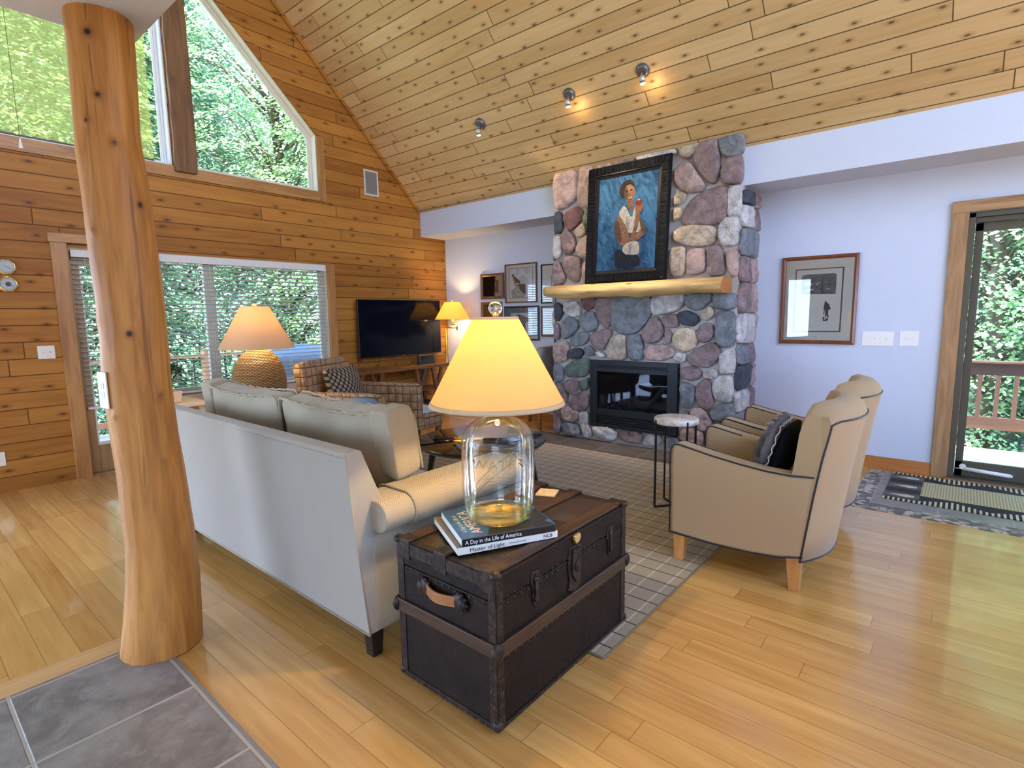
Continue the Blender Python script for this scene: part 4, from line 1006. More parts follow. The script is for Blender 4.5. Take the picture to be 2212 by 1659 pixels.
# ------------------------------------------------------------------ steamer trunk
t = NT('trunk_canvas'); o = t.obj(); n1 = t.noise(o,14.0,5,.62,.6); n2 = t.noise(o,70.0,4,.6)
M_trk = t.pbr(t.mix(t.ramp(n1,.32,.68), (.006,.0028,.0018), (.017,.008,.0045)), t.ramp(n2,.3,.7,.5,.7), 0, t.bump(n2,.18,.003), Specular_IOR_Level=.25)
t = NT('trunk_tin'); o = t.obj(); n1 = t.noise(o,10.0,6,.65,1.0); n2 = t.noise(o,90.0,4,.6)
M_tin = t.pbr(t.mix(t.ramp(n1,.35,.65), (.032,.022,.008), (.11,.075,.026)), t.ramp(n1,.3,.7,.55,.32), .35, t.bump(t.m('ADD',n1,t.m('MULTIPLY',n2,.4)),.35,.004))
M_slatw = timber('trunk_slat', (.022,.009,.0045), (.066,.030,.013), 'y', .45, 0, 1.4)
M_slatx = timber('trunk_slat_end', (.022,.010,.005), (.06,.028,.014), 'x', .45, 0, 1.4)
t = NT('trunk_iron'); o = t.obj(); n1 = t.noise(o,40.0,5,.65)
M_iron = t.pbr(t.mix(t.ramp(n1,.4,.65), (.014,.010,.009), (.060,.034,.020)), .5, .45, t.bump(n1,.4,.003))
tk = thing('steamer_trunk', 'antique dark steamer trunk with wooden slats and a tan leather handle', 'trunk', (-1.458,1.775,0))
hx, hy, H = .267, .463, .600
m = MB(); m.box(-hx,-hy,.0135,hx,hy,.50); m.build('body', M_trk, tk, bevel=.006)
m = MB(); m.box(-hx-.002,-hy-.002,.503,hx+.002,hy+.002,H); m.build('lid', [M_trk], tk, bevel=.006)
m = MB(); m.box(-hx+.03,-hy+.03,H-.002,hx-.03,-.02,H+.0025); m.build('lid_tin', M_tin, tk, bevel=.002)
m = MB(); m.box(-hx+.03,-.02,H-.002,hx-.03,hy-.03,H+.002); m.build('lid_leather', plain('trunk_leather', (.030,.017,.014), .45, 0, .3, 18.0, .3), tk, bevel=.002)
m = MB(); m.prism([(.05,.02),(.10,.02),(.125,.10),(.20,.10),(.215,.20),(.09,.19),(.10,.11)], XY, H+.002, H+.0035); m.build('worn_patch', plain('trunk_patch', (.038,.030,.028), .5, 0, .3), tk)
for x in (-.222, -.012, .228):
    m = MB(); m.box(x-.030,-hy-.004,H,x+.030,hy+.004,H+.014); m.build('slat', M_slatw, tk, bevel=.004)
m = MB(); m.box(hx-.002,-hy-.004,.298,hx+.016,hy+.004,.356); m.build('slat', M_slatw, tk, bevel=.004)
m = MB(); m.box(-hx-.016,-hy-.004,.298,-hx+.002,hy+.004,.356); m.build('slat', M_slatw, tk, bevel=.004)
for sg in (-1, 1):
    m = MB(); y = sg*hy; m.box(-hx-.004,min(y,y+sg*.015),.300,hx+.004,max(y,y+sg*.015),.354); m.build('slat', M_slatx, tk, bevel=.004)
m = MB(); e = .034
for sx_ in (-1,1):
    for sy in (-1,1):
        x, y = sx_*hx, sy*hy
        m.box(min(x,x+sx_*.004),min(y-sy*e,y+sy*.004),.0135,max(x,x+sx_*.004),max(y-sy*e,y+sy*.004),H+.004)
        m.box(min(x-sx_*e,x+sx_*.004),min(y,y+sy*.004),.0135,max(x-sx_*e,x+sx_*.004),max(y,y+sy*.004),H+.004)
for sy in (-1,1):
    y = sy*hy; m.box(-hx,min(y,y+sy*.0045),.0135,hx,max(y,y+sy*.0045),.035); m.box(-hx,min(y,y+sy*.005),H-.05,hx,max(y,y+sy*.005),H+.005); m.box(-hx,min(y-sy*.03,y+sy*.005),H,hx,max(y-sy*.03,y+sy*.005),H+.005)
for sx_ in (-1,1):
    x = sx_*hx; m.box(min(x,x+sx_*.0045),-hy,.0135,max(x,x+sx_*.0045),hy,.03)
m.build('edge_binding', M_iron, tk, bevel=.0015)
def cap(*a, box=None):
    m = MB()
    if box: m.box(*box[:6]); m.box(*box[6:])
    else: m.sphere(*a)
    m.build('corner_cap' if not box else 'slat_clamp', M_iron, tk, bevel=.003 if box else 0)
for sx_ in (-1,1):
    for sy in (-1,1):
        cap((sx_*(hx-.004),sy*(hy-.004),H+.006),(.022,.022,.016),8); cap((sx_*(hx+.006),sy*(hy+.002),.327),(.018,.03,.034),8); cap((sx_*(hx-.006),sy*(hy-.006),.0357),(.022,.022,.022),8)
for x in (-.222,-.012,.228):
    for sy in (-1,1):
        cap(box=(x-.036,min(sy*(hy-.05),sy*(hy+.007)),H+.010,x+.036,max(sy*(hy-.05),sy*(hy+.007)),H+.018, x-.034,min(sy*hy,sy*(hy+.008)),H-.065,x+.034,max(sy*hy,sy*(hy+.008)),H+.016))
m = MB(); random.seed(2)
for k in range(24):
    y = -hy+.02+k*(2*hy-.04)/23
    for z in (.49,.512,.285,.02): m.sphere((hx+.005,y,z),(.003,.004,.004),4)
for k in range(15):
    x = -hx+.02+k*(2*hx-.04)/14
    for z in (.49,.565,.02): m.sphere((x,-hy-.005,z),(.004,.003,.004),4)
for z in [.06+.05*k for k in range(11)]:
    for d in (.012,.027): m.sphere((hx+.004,-hy+d,z),(.003,.0035,.0035),4); m.sphere((hx-d,-hy-.004,z),(.0035,.003,.0035),4)
for k in range(30): m.sphere((.045+random.uniform(-.01,.01), -.40+.025*k, H+.004),.003,4)
m.build('rivets', plain('rivet_brass', (.10,.065,.03), .45, .6), tk)['kind'] = 'stuff'
M_stitch = plain('stitch', (.62,.42,.22), .8)
# leather handle on the end face
m = MB(); P = []
for k in range(17):
    f = k/16; P.append((-.085+.17*f, -hy-.012-.026*math.sin(math.pi*f), .455))
R = [[(p[0],p[1]-.004,p[2]-.021),(p[0],p[1]-.004,p[2]+.021),(p[0],p[1]+.004,p[2]+.021),(p[0],p[1]+.004,p[2]-.021)] for p in P]
m.loft(R, 0, False); hd = m.build('handle', plain('tan_leather', (.34,.135,.045), .42, 0, .15, 60.0, .15), tk, bevel=.002)
for sg in (-.019,.019):
    m = MB()
    for k in range(26):
        f = (k+.3)/26; f2 = (k+.75)/26
        q = lambda f: (-.085+.17*f, -hy-.0165-.026*math.sin(math.pi*f), .455+sg*.86); m.tube([q(f),q(f2)], .0009, 5)
    m.build('stitch_row', M_stitch, hd)
for sg in (-1,1):
    m = MB(); m.sphere((sg*.098,-hy-.010,.455),(.034,.014,.036),10); m.sphere((sg*.112,-hy-.016,.455),(.022,.014,.026),8)
    for k in range(10): m.sphere((sg*.100+.032*math.cos(k*.628),-hy-.010,.455+.034*math.sin(k*.628)),.008,5)
    m.build('handle_loop', M_iron, hd)
# latches and lock on the long side
for y in (-.245,.315):
    m = MB(); m.prism([(y-.022,.545),(y+.022,.545),(y+.026,.50),(y+.014,.47),(y+.016,.425),(y,.40),(y-.016,.425),(y-.014,.47),(y-.026,.50)], YZ, hx, hx+.007); m.bar((hx+.008,y,.535),(hx+.014,y,.43),.016,.008,up=(1,0,0)); m.sphere((hx+.01,y,.515),(.010,.016,.012),8); m.sphere((hx+.012,y,.435),(.008,.012,.016),8)
    m.build('latch', M_iron, tk, bevel=.002)
m = MB(); y = .028; m.prism([(y-.045,.55),(y+.045,.55),(y+.05,.46),(y+.04,.41),(y+.05,.37),(y,.345),(y-.05,.37),(y-.04,.41),(y-.05,.46)], YZ, hx, hx+.006); m.prism([(y-.026,.54),(y+.026,.54),(y+.032,.44),(y,.39),(y-.032,.44)], YZ, hx+.005, hx+.016); m.sphere((hx+.017,y,.465),(.008,.018,.024),8); m.build('lock_plate', M_iron, tk, bevel=.003)
m = MB(); m.prism([(y-.02,.598),(y+.02,.602),(y+.024,.585),(y+.012,.568),(y-.010,.563),(y-.022,.583)], YZ, hx+.006, hx+.020); m.build('hasp_flap', plain('flap_brass', (.62,.42,.16), .3, .8), tk, bevel=.003)

# ------------------------------------------------------------------ books
TOPZ = H+.015
def book(name, label, corner, edge, w, d, th, z, cov, spinem):
    """corner = front-left corner of the spine; spine runs along `edge`, pages run to the left of it"""
    a = math.atan2(edge[1], edge[0]); b = thing(name, label, 'book', (corner[0],corner[1],z), a)
    m = MB(); m.box(.0,.004,.003,w-.003,d-.004,th-.003); m.build('pages', plain(name+'_pages', (.78,.74,.66), .8, 0, .08, 300.0), b)
    m = MB(); m.box(0,0,0,w,d,.003); m.box(0,0,th-.003,w,d,th); m.build('cover', cov, b, bevel=.0008)
    m = MB(); m.box(0,-.004,0,w,.002,th); m.build('spine', spinem, b, bevel=.003)
    return b
M_wht = plain('white_jacket', (.76,.72,.64), .35, 0, .03); M_blk = plain('black_jacket', (.012,.012,.014), .25, 0, .05)
bw = book('art_book', 'white-spined art book at the bottom of the stack on the trunk', (-1.398,1.333), (.193,.372), .418, .345, .029, TOPZ, [plain('art_cover', (.16,.13,.085), .35, 0, .3, 12.0)], M_wht)
M_ink = plain('print_ink', (.02,.02,.02), .5)
SPR = Matrix.Rotation(rad(90), 3, 'X')
text('spine_title', 'Master of Light', .0215, M_ink, (.046,-.0046,.0075), SPR, bw, sx=1.08)
text('spine_author', 'Thomas Kirkwood', .0075, M_ink, (.205,-.0046,.0115), SPR, bw, sx=1.3)
text('spine_mark', 'NLB', .0185, M_ink, (.353,-.0046,.009), SPR, bw, ext=.0008, sx=1.2)
t = NT('sky_cover'); nz = t.noise(t.obj(), 7.0, 5, .6, .8); M_bluec = t.pbr(t.mix(t.ramp(nz,.35,.7), (.010,.075,.20), (.06,.22,.42)), .35, 0, None, Coat_Weight=.15, Coat_Roughness=.1)
bb = book('photo_book', 'blue and black photo book lying under the glass jar lamp', (-1.391,1.350), (.188,.343), .388, .318, .031, TOPZ+.0295, [M_bluec], M_blk)
text('spine_title', 'A Day in the Life of America', .0225, plain('spine_white', (.80,.78,.74), .5), (.012,-.0046,.0085), SPR, bb, sx=.87)
M_red = plain('title_red', (.66,.10,.06), .4); M_tw = plain('title_white', (.85,.83,.80), .4)
CV = Matrix(((0,-1,0),(1,0,0),(0,0,1)))       # cover lettering reads from the spine towards the fore edge
text('cover_title', 'AMERICA', .060, M_tw, (.0935,.0315,.0316), CV, bb, ext=.0001, sx=.98)
text('cover_title_red', 'AMERICA', .061, M_red, (.0960,.0285,.03125), CV, bb, ext=.0001, sx=.99)
text('cover_line', 'A Day in the Life of', .026, M_tw, (.040,.055,.0313), CV, bb, ext=.0001, sx=.9)
m = MB(); m.box(.112,.10,.0312,.114,.215,.0314); m.box(.120,.10,.0312,.122,.185,.0314); m.build('cover_credits', M_tw, bb)
m = MB(); m.prism([(.10,.0),(.13,.06),(.20,.10),(.30,.085),(.36,.05),(.385,.0)], XY, .0311, .0313); m.prism([(.30,.02),(.385,.06),(.385,.2),(.33,.16)], XY, .0311, .03125)
m.build('cover_photo', plain('cover_hills', (.022,.020,.018), .25, 0, .4, 14.0), bb)

# ------------------------------------------------------------------ jar lamp
BZ = TOPZ+.0295+.0312
lamp = thing('jar_lamp', 'large glass water jar table lamp with a lit cream cone shade on books', 'table lamp', (-1.428,1.603,BZ))
def jarbump(t):
    n1 = t.noise(t.obj(), 9.0, 2, .5, .6); n2 = t.noise(t.obj(), 60.0, 2); return t.bump(t.m('ADD', n1, t.m('MULTIPLY', n2, .02)), .045, .02)
M_jar = clear('jar_glass', (.985,.985,.955), 1.45, .01, .75, jarbump)
JP = [(.0005,.004),(.10,.003),(.124,.008),(.134,.022),(.139,.05),(.147,.12),(.149,.25),(.149,.31),(.146,.338),(.136,.365),(.115,.392),(.085,.412),(.058,.424),(.048,.434),(.046,.455)]
m = MB(); m.lathe(JP, n=72); jar = m.build('glass_jar', M_jar, lamp)
# cast lettering on the far side reads backwards through the glass; big word on the near side
view = math.atan2(-1.603, 1.428)            # towards the room side
M_cast = clear('cast_glass', (.86,.84,.74), 1.6, .05, 1.6)
m = MB(); m.lathe([(.0,.014),(.115,.012),(.130,.022),(.128,.034),(.10,.026),(.0,.030)], n=56); m.build('glass_base', clear('base_glass', (.92,.90,.66), 1.4, .05, .5, jarbump), jar)
def wrap(o, ang, back, rj=.1485):
    for v in o.data.vertices:
        a = ang + (v.co.x/rj)*(1); r = rj + v.co.z
        v.co = (r*math.cos(a), r*math.sin(a), v.co.y)
def cast(name, body, size, ang, z, rot=0.0, sx=1.0, shift=0.0):
    o = text(name, body, size, M_cast, (0,0,0), (0,0,0), jar, ext=.0012, align='CENTER', sx=sx)
    for v in o.data.vertices:
        x, y = v.co.x, v.co.y - size*.35; c, s_ = math.cos(rot), math.sin(rot)
        v.co.x, v.co.y = x*c-y*s_+shift, x*s_+y*c + z
    wrap(o, ang, False); return o
cast('cast_word', 'WATER', .050, view, .262, sx=1.25)
cast('cast_small', 'NATURAL MINERAL', .014, view, .305, sx=1.2)
far = view+math.pi
cast('cast_banner', 'HELPS TO YOUR HEALTH', .0225, far, .165, rot=rad(-38), sx=1.0)
m = MB()
def arc(pts, ang, r=.0016, closed=True):
    P = [((.1495)*math.cos(ang+x/.1485), (.1495)*math.sin(ang+x/.1485), z) for x, z in pts]; m.tube(P, r, 6, closed=closed)
def dense(P, k=8, closed=True):
    Q = []
    for i in range(len(P) if closed else len(P)-1):
        a, b = P[i], P[(i+1) % len(P)]
        for j in range(k): Q.append((a[0]+(b[0]-a[0])*j/k, a[1]+(b[1]-a[1])*j/k))
    return Q
arc(dense([(-.105,.10),(.105,.10),(.105,.325),(-.105,.325)], 12), view); arc(dense([(-.099,.106),(.099,.106),(.099,.319),(-.099,.319)], 12), view, .0011)
c, s_ = math.cos(rad(-38)), math.sin(rad(-38))
for a, b in ((.145,.019),(.139,.0145)): arc([(x*c-y*s_, x*s_+y*c+.165) for x, y in dense([(-a,-b),(a,-b),(a,b),(-a,b)], 14)], far, .0012)
for k in range(3): arc(dense([(-.06+.01*k,.205-.012*k),(0,.215-.012*k),(.06-.01*k,.205-.012*k)], 10, False), view, .001, False)
m.build('cast_border', M_cast, jar)
m = MB(); m.cyl((0,0,.44),(0,0,.475),.050,.050,32); m.cyl((0,0,.475),(0,0,.50),.02,.016,20); m.cyl((0,0,.50),(0,0,.565),.018,.018,20); m.build('socket', M_brass, lamp, bevel=.002)
m = MB(); m.sphere((0,0,.62),(.032,.032,.045),14); m.build('bulb', glow('bulb_glow', (1.0,.72,.36), 12.0), lamp)
M_shade = shade_mat('shade_linen', (.84,.64,.27), .42)
m = MB(); r0, r1, z0, z1 = .271, .090, .478, .818
m.lathe([(r0,z0),(r1,z1)], n=72); m.lathe([(r0-.003,z0),(r1-.003,z1)], n=72); sh = m.build('shade', M_shade, lamp)
m = MB(); m.lathe([(r0-.004,z0-.004),(r0+.003,z0-.004),(r0-.004,z0+.012),(r0-.008,z0+.012),(r0-.004,z0-.004)], n=72); M_strim = shade_mat('shade_trim', (.74,.56,.34), .2); m.build('lower_trim', M_strim, sh)
m = MB(); m.lathe([(r1-.004,z1-.006),(r1+.003,z1-.006),(r1+.001,z1+.004),(r1-.004,z1+.004),(r1-.004,z1-.006)], n=48); m.build('upper_trim', M_strim, sh)
m = MB()
for k in range(3): a = k*2.094; m.tube([(r1*math.cos(a),r1*math.sin(a),z1-.012),(.006*math.cos(a),.006*math.sin(a),z1-.02)], .002, 6)
for sg in (-1,1): m.tube([(sg*.016,0,.50),(sg*.055,0,.55),(sg*.06,0,.64),(sg*.035,0,.74),(sg*.005,0,z1-.02)], .0022, 6)
m.cyl((0,0,z1-.022),(0,0,z1+.012),.004,.004,10); m.build('harp', M_brass, lamp)
m = MB(); m.sphere((0,0,z1+.038),.027,20); m.cyl((0,0,z1+.006),(0,0,z1+.014),.011,.009,16)
t = NT('crystal'); gl = t.n('BsdfGlass', {'IOR': 1.5, 'Color': (1,1,.97,1), 'Roughness': 0.0}); t.t.links.new(gl.outputs[0], t.out.inputs[0]); m.build('finial', t.mat, lamp)
def bulb_light(loc, w, r=.03, col=(1.0,.71,.34)):
    l = bpy.data.lights.new('bulb_light', 'POINT'); l.energy = w; l.color = col; l.shadow_soft_size = r
    o = bpy.data.objects.new('bulb_light', l); COL.objects.link(o); o.location = loc
bulb_light((-1.428,1.603,BZ+.725), LAMP_W[0], .03)
bulb_light((-1.428,1.603,BZ+.545), LAMP_W[0]*.25, .02)

# coaster
cst = thing('coaster', 'square pale stone coaster on the far end of the trunk', 'coaster', (-1.575,2.14,H+.0025), rad(22))
m = MB(); m.box(-.05,-.05,0,.05,.05,.010); t = NT('travertine'); nz = t.noise(t.obj(), 60.0, 5, .65, 1.0)
m.build('stone_square', t.pbr(t.mix(t.ramp(nz,.42,.62), (.55,.38,.19), (.66,.52,.33)), .6, 0, t.bump(nz,.3,.002)), cst, bevel=.003)
# ------------------------------------------------------------------ rug, coffee table
t = NT('grid_rug'); o = t.obj(); x, y, z = t.sep(o)[:3]
def lines(v, o0, per, hw):
    f = t.m('FRACT', t.m('DIVIDE', t.m('SUBTRACT', v, o0), per)); d = t.m('MULTIPLY', t.m('ABSOLUTE', t.m('SUBTRACT', f, .5)), per)
    return t.ramp(d, hw*.6, hw, 1, 0)
nz = t.noise(o, 300.0, 2); big = t.noise(o, 3.0, 2)
base = t.mix(t.m('ADD', t.m('MULTIPLY', nz, .7), t.m('MULTIPLY', big, .3)), (.27,.205,.118), (.45,.36,.225))
col = t.mix(lines(x, RUGX, RUGPX, .0055), base, (.55,.48,.34)); col = t.mix(lines(y, RUGY, RUGPY, .0055), col, (.022,.015,.010))
M_rug = t.pbr(col, .95, 0, t.bump(nz, .5, .004), Sheen_Weight=.2)
rug = thing('area_rug', 'large taupe area rug with thin cream and dark grid lines', 'rug', (0,0,.0015))
m = MB(); m.box(-4.55,1.93,0,-1.122,5.02,.011); m.build('rug_pile', M_rug, rug, bevel=.004)
m = MB(); P = rrect(-4.552,1.928,-1.12,5.022,.01,2); m.tube([(a,b,.0055) for a, b in P], .0055, 6, closed=True); m.build('bound_edge', plain('rug_edge', (.20,.15,.09), .9), rug)

M_ebony = plain('ebony_top', (.010,.007,.006), .07, 0, .2, 10.0, 0, Coat_Weight=.8, Coat_Roughness=.04)
M_ebl = plain('ebony_leg', (.009,.007,.007), .3)
ct = thing('coffee_table', 'round glossy black coffee table on the grid rug', 'coffee table', (-3.20,3.37,.0132))
m = MB(); m.lathe([(.0,.425),(.565,.425),(.572,.421),(.572,.414),(.545,.385),(.51,.372),(.0,.372)], n=72); m.build('tabletop', M_ebony, ct)
for k in range(4):
    a = rad(30+90*k); c, s_ = math.cos(a), math.sin(a)
    m = MB(); m.bar((.42*c,.42*s_,.375),(.50*c,.50*s_,0),.085,.05,up=(c,s_,0),taper=.55); m.build('leg', M_ebl, ct, bevel=.005)
M_remote = plain('remote_black', (.015,.015,.016), .4)
for lb, p, az in (('black remote lying on the round coffee table, upper one of two',(-3.13,3.05),80),('black remote lying on the round coffee table, nearer the table edge',(-3.07,2.99),60)):
    r = thing('remote_control', lb, 'remote', (p[0],p[1],.4375), rad(az)); m = MB(); m.box(-.02,-.08,0,.02,.08,.016); m.build('case', M_remote, r, bevel=.005)
    m = MB()
    for i in range(5):
        for j in range(3): m.cyl((-.011+.011*j,-.06+.024*i,.016),(-.011+.011*j,-.06+.024*i,.0178),.0035,n=8)
    m.build('keys', plain('remote_keys', (.12,.12,.12), .5), r)

# ------------------------------------------------------------------ cream armchairs with dark piping
M_arm = fabric('chair_cloth', (.46,.32,.175), (.33,.22,.115), 900.0, 0, .85, .12, .10)
M_pipe = plain('dark_piping', (.012,.012,.02), .4); M_maple = timber('maple_leg', (.46,.20,.055), (.62,.31,.10), 'z', .35, 0, coat=.3)
def armchair(label, loc, rz):
    ch = thing('armchair', label, 'armchair', loc, rz, None)
    for sg in (-1, 1):
        top = [(-.392,.66),(-.388,.705),(-.372,.732),(-.345,.738),(-.27,.722),(-.15,.697),(0,.672),(.14,.655),(.26,.650),(.37,.658)]
        bot = [(.335,.215),(.22,.185),(.05,.172),(-.15,.172),(-.385,.185)]
        P = top + bot
        m = MB(); yo, yi = sg*.372, sg*.252
        m.prism(P, XZ, min(yo,yi), max(yo,yi)); m.build('arm_side', M_arm, ch, bevel=.022, seg=4)
        e = sg*.369
        m = MB(); m.tube([(-.388,e,.19)]+[(a-.002,e,b-.003) for a, b in top], .0048, 8)
        m.tube([(-.388,e,.188)]+[(a,e,b+.002) for a, b in reversed(bot[:-1])], .0048, 8); m.tube([(-.39,sg*.256,.19)]+[(a-.002,sg*.256,b-.003) for a, b in top[:6]], .004, 8); m.build('piping', M_pipe, ch)
    # barrel back
    NT_ = 28; rings = []
    prof = [(0.0,.190),(.020,.35),(.045,.55),(.075,.75),(.105,.925),(.109,.955),(.092,1.0),(.055,1.035),(.005,1.048),(-.035,1.03),(-.058,.985),(-.075,.87),(-.10,.70),(-.13,.52),(-.15,.40),(-.15,.25),(-.06,.190)]
    for i in range(NT_+1):
        u = -1+2*i/NT_; xb = .322+.115*(1-abs(u)**2.3); rg = []
        e = max(0, (abs(u)-.80)/.20)
        for k, (dx, z) in enumerate(prof):
            inner = k > 6; yy = u*(.370 if not inner else .352) ; zz = z
            if z > .9: zz = z - ((.018 if not inner else .06)*e**2) - .004*abs(u)
            d = dx if not inner else dx*(1-.25*e)+ .02*e
            rg.append((xb+d, yy, zz))
        rings.append(rg)
    m = MB(); m.loft(rings, 0, True, (True, True)); m.build('backrest', M_arm, ch)
    m = MB(); P = [(rings[i][5][0]+.002, rings[i][5][1], rings[i][5][2]) for i in range(NT_+1)]
    for end in (0, NT_):
        pass
    low0 = [(rings[0][k][0]+.001, rings[0][k][1]-.002, rings[0][k][2]) for k in range(0,6)]; low1 = [(rings[-1][k][0]+.001, rings[-1][k][1]+.002, rings[-1][k][2]) for k in range(5,-1,-1)]
    m.tube(low0+P[1:-1]+low1, .0050, 8); m.tube([(rings[i][0][0], rings[i][0][1], rings[i][0][2]-.002) for i in range(NT_+1)], .0048, 8); m.build('piping', M_pipe, ch)
    m = MB(); m.box(-.375,-.255,.185,.30,.255,.33); m.build('seat_base', M_arm, ch, bevel=.015)
    m = MB(); m.soft((-.09,0,.40), (.60,.50,.16), 6, 14, wr=.004); m.build('seat_cushion', M_arm, ch)
    for x, y in ((-.335,-.318),(-.335,.318),(.285,-.300),(.285,.300)):
        m = MB(); a, b = .038, .027; q = .006 if x > 0 else -.004; zf = 0 if x > 0 else .0128
        m.hexa([(x-b+q,y-b,zf),(x+b+q,y-b,zf),(x+b+q,y+b,zf),(x-b+q,y+b,zf),(x-a,y-a,.20),(x+a,y-a,.20),(x+a,y+a,.20),(x-a,y+a,.20)]); m.build('leg', M_maple, ch, bevel=.004)
    return ch
CH1 = armchair('near cream armchair with black piping, holding the dark fur pillow', (-.925,3.395,0), rad(2.0))
CH2 = dup(CH1, 'far cream armchair with black piping, by the white wall', (-.955,4.335,0), rad(1.0))
fur = thing('fur_pillow', 'black velvet pillow with a grey fur front leaning in the near armchair', 'pillow', (-.80,3.36,.68), rad(2))
tl = Matrix.Rotation(rad(15), 3, 'Y')
def pil(q): f = max(0,1-abs(q.y/.2)**2)*max(0,1-abs(q.z/.2)**2); return (q.x*(.35+.9*f), q.y*(1+.05*math.sin(q.z*30)), q.z)
m = MB(); m.soft(tl @ Vector((.030,0,0)), (.10,.41,.41), 7, 18, rot=tl, sx=pil, wr=.008); m.build('velvet_back', plain('velvet', (.005,.005,.007), .95, 0, .3, 30.0, 0, Specular_IOR_Level=.1), fur)
m = MB(); m.soft(tl @ Vector((-.040,0,0)), (.12,.41,.41), 7, 18, rot=tl, sx=pil, wr=.012, seed=4); fb_ = m.build('fur_front', plain('fur_base', (.12,.11,.115), .95, 0, .8, 12.0), fur)
m = MB(); random.seed(9)
for k in range(2600):
    y, z = random.uniform(-.205,.205), random.uniform(-.205,.205)
    if k % 3 == 0: (y, z) = random.choice(((y,-.2),(y,.2),(-.2,z),(.2,z)))
    f = max(0,1-abs(y/.2)**2)*max(0,1-abs(z/.2)**2)
    p = tl @ Vector((-.04-.06*(.35+.9*f)*random.uniform(.2,1), y, z)); d = tl @ Vector((-.016-.012*random.random(), .10*y+random.uniform(-.012,.012), -.016+.06*z+random.uniform(-.014,.012)))
    w_ = Vector((0,.0026,0)); m.add([p-w_, p+w_, p+d], [(0,1,2)], 0 if noise.noise(Vector((y*14,z*8,1))) < .12 else 1, True)
m.build('fur_tufts', [plain('fur_grey', (.36,.34,.35), .9), plain('fur_dark', (.03,.028,.03), .9)], fb_)['kind'] = 'stuff'
m = MB(); P = []
for k in range(80):
    a = 6.2832*k/80; c, s_ = math.cos(a), math.sin(a); q = (abs(c)**7+abs(s_)**7)**(-1/7); P.append(tl @ Vector((-.004+.006*math.sin(k*1.9), .203*c*q, .203*s_*q)))
m.tube(P, .0035, 6, closed=True); m.build('seam', plain('fur_seam', (.55,.53,.52), .8), fur)

# ------------------------------------------------------------------ round side table
st = thing('side_table', 'small round marble-topped side table on black wire legs', 'side table', (-1.655,3.915,.0132))
t = NT('marble_top'); o = t.obj(); n1 = t.noise(o, 6.0, 6, .65, 1.6)
m = MB(); m.lathe([(0,.70),(.158,.70),(.165,.694),(.165,.662),(.16,.657),(0,.657)], n=56); m.build('marble_top', t.pbr(t.mix(t.ramp(n1,.42,.66), (.78,.74,.68), (.52,.42,.30)), .25), st)
M_wire = plain('black_wire', (.008,.008,.009), .4)
for k in range(2):
    a = rad(52 if k == 0 else 142); c, s_ = math.cos(a), math.sin(a)
    m = MB(); p = lambda r, z: (r*c, r*s_, z); w_ = .016
    P = [p(-.166,.69),p(-.168,.006),p(.168,.006),p(.166,.69)]
    for q0, q1 in zip(P, P[1:]): m.bar(q0, q1, w_, .010, up=(-s_,c,0))
    m.build('wire_leg', M_wire, st, bevel=.001)

# ------------------------------------------------------------------ tv and console
tv = thing('television', 'black flat television mounted on the pine wall', 'television', (-6.482,5.083,.945))
M_tvb = plain('tv_bezel', (.010,.010,.011), .35)
m = MB(); m.box(.09,-.752,0,.125,.752,.812); m.build('casing', M_tvb, tv, bevel=.004)
m = MB(); m.box(.1255,-.744,.014,.1265,.744,.804); m.build('screen', plain('tv_screen', (.003,.004,.009), .12, 0, 0, 5, 0, Specular_IOR_Level=.22), tv)
m = MB(); m.box(.126,-.02,.004,.127,.02,.010); m.build('badge', plain('tv_badge', (.5,.5,.52), .4), tv)
m = MB(); m.box(.005,-.2,.25,.09,.2,.55); m.build('wall_bracket', M_tvb, tv)
M_con = timber('console_wood', (.10,.035,.010), (.24,.095,.028), 'y', .4, .1, coat=.2)
M_conz = timber('console_leg_wood', (.09,.032,.010), (.20,.08,.025), 'z', .4, 0, coat=.2)
co_ = thing('console_table', 'long dark wooden console table with slanted strut legs under the television', 'console table', (-6.27,4.80,0))
m = MB(); m.box(-.20,-.92,.752,.21,.92,.800); m.build('top', M_con, co_, bevel=.004)
m = MB(); m.box(-.16,-.80,.418,.17,.80,.450); m.build('shelf', M_con, co_, bevel=.003)
m = MB(); m.box(-.16,-.80,.135,.17,.80,.165); m.build('shelf', M_con, co_, bevel=.003)
for sy in (-1, 1):
    for xx in (-.15, .165):
        m = MB(); m.bar((xx,sy*.62,.755),(xx,sy*.77,0),.055,.05,up=(1,0,0)); m.build('leg', M_conz, co_, bevel=.004)
        m = MB(); m.bar((xx,sy*.80,.755),(xx,sy*.70,.45),.045,.042,up=(1,0,0)); m.build('strut', M_conz, co_, bevel=.004)
    m = MB(); m.bar((.165,sy*.30,.755),(.165,sy*.40,.15),.055,.05,up=(1,0,0)); m.build('leg', M_conz, co_, bevel=.004)
    m = MB(); m.bar((.165,sy*.48,.755),(.165,sy*.36,.45),.045,.042,up=(1,0,0)); m.build('strut', M_conz, co_, bevel=.004)
cr = thing('clock_radio', 'small black clock radio on the console under the television', 'clock radio', (-6.22,5.40,.8005))
m = MB(); m.hexa([(-.05,-.145,0),(.04,-.145,0),(.04,.145,0),(-.05,.145,0),(-.05,-.145,.135),(.012,-.145,.14),(.012,.145,.14),(-.05,.145,.135)]); m.build('case', plain('radio_case', (.03,.03,.032), .4), cr, bevel=.005)
m = MB(); m.hexa([(.041,-.125,.018),(.0415,-.125,.018),(.0415,.125,.018),(.041,.125,.018),(.016,-.125,.125),(.018,-.125,.125),(.018,.125,.125),(.016,.125,.125)]); m.build('display', plain('radio_display', (.012,.013,.015), .1), cr)
cb = thing('tv_cable', 'thin dark cable hanging from the television down behind the console', 'cable', (-6.475,4.72,.79))
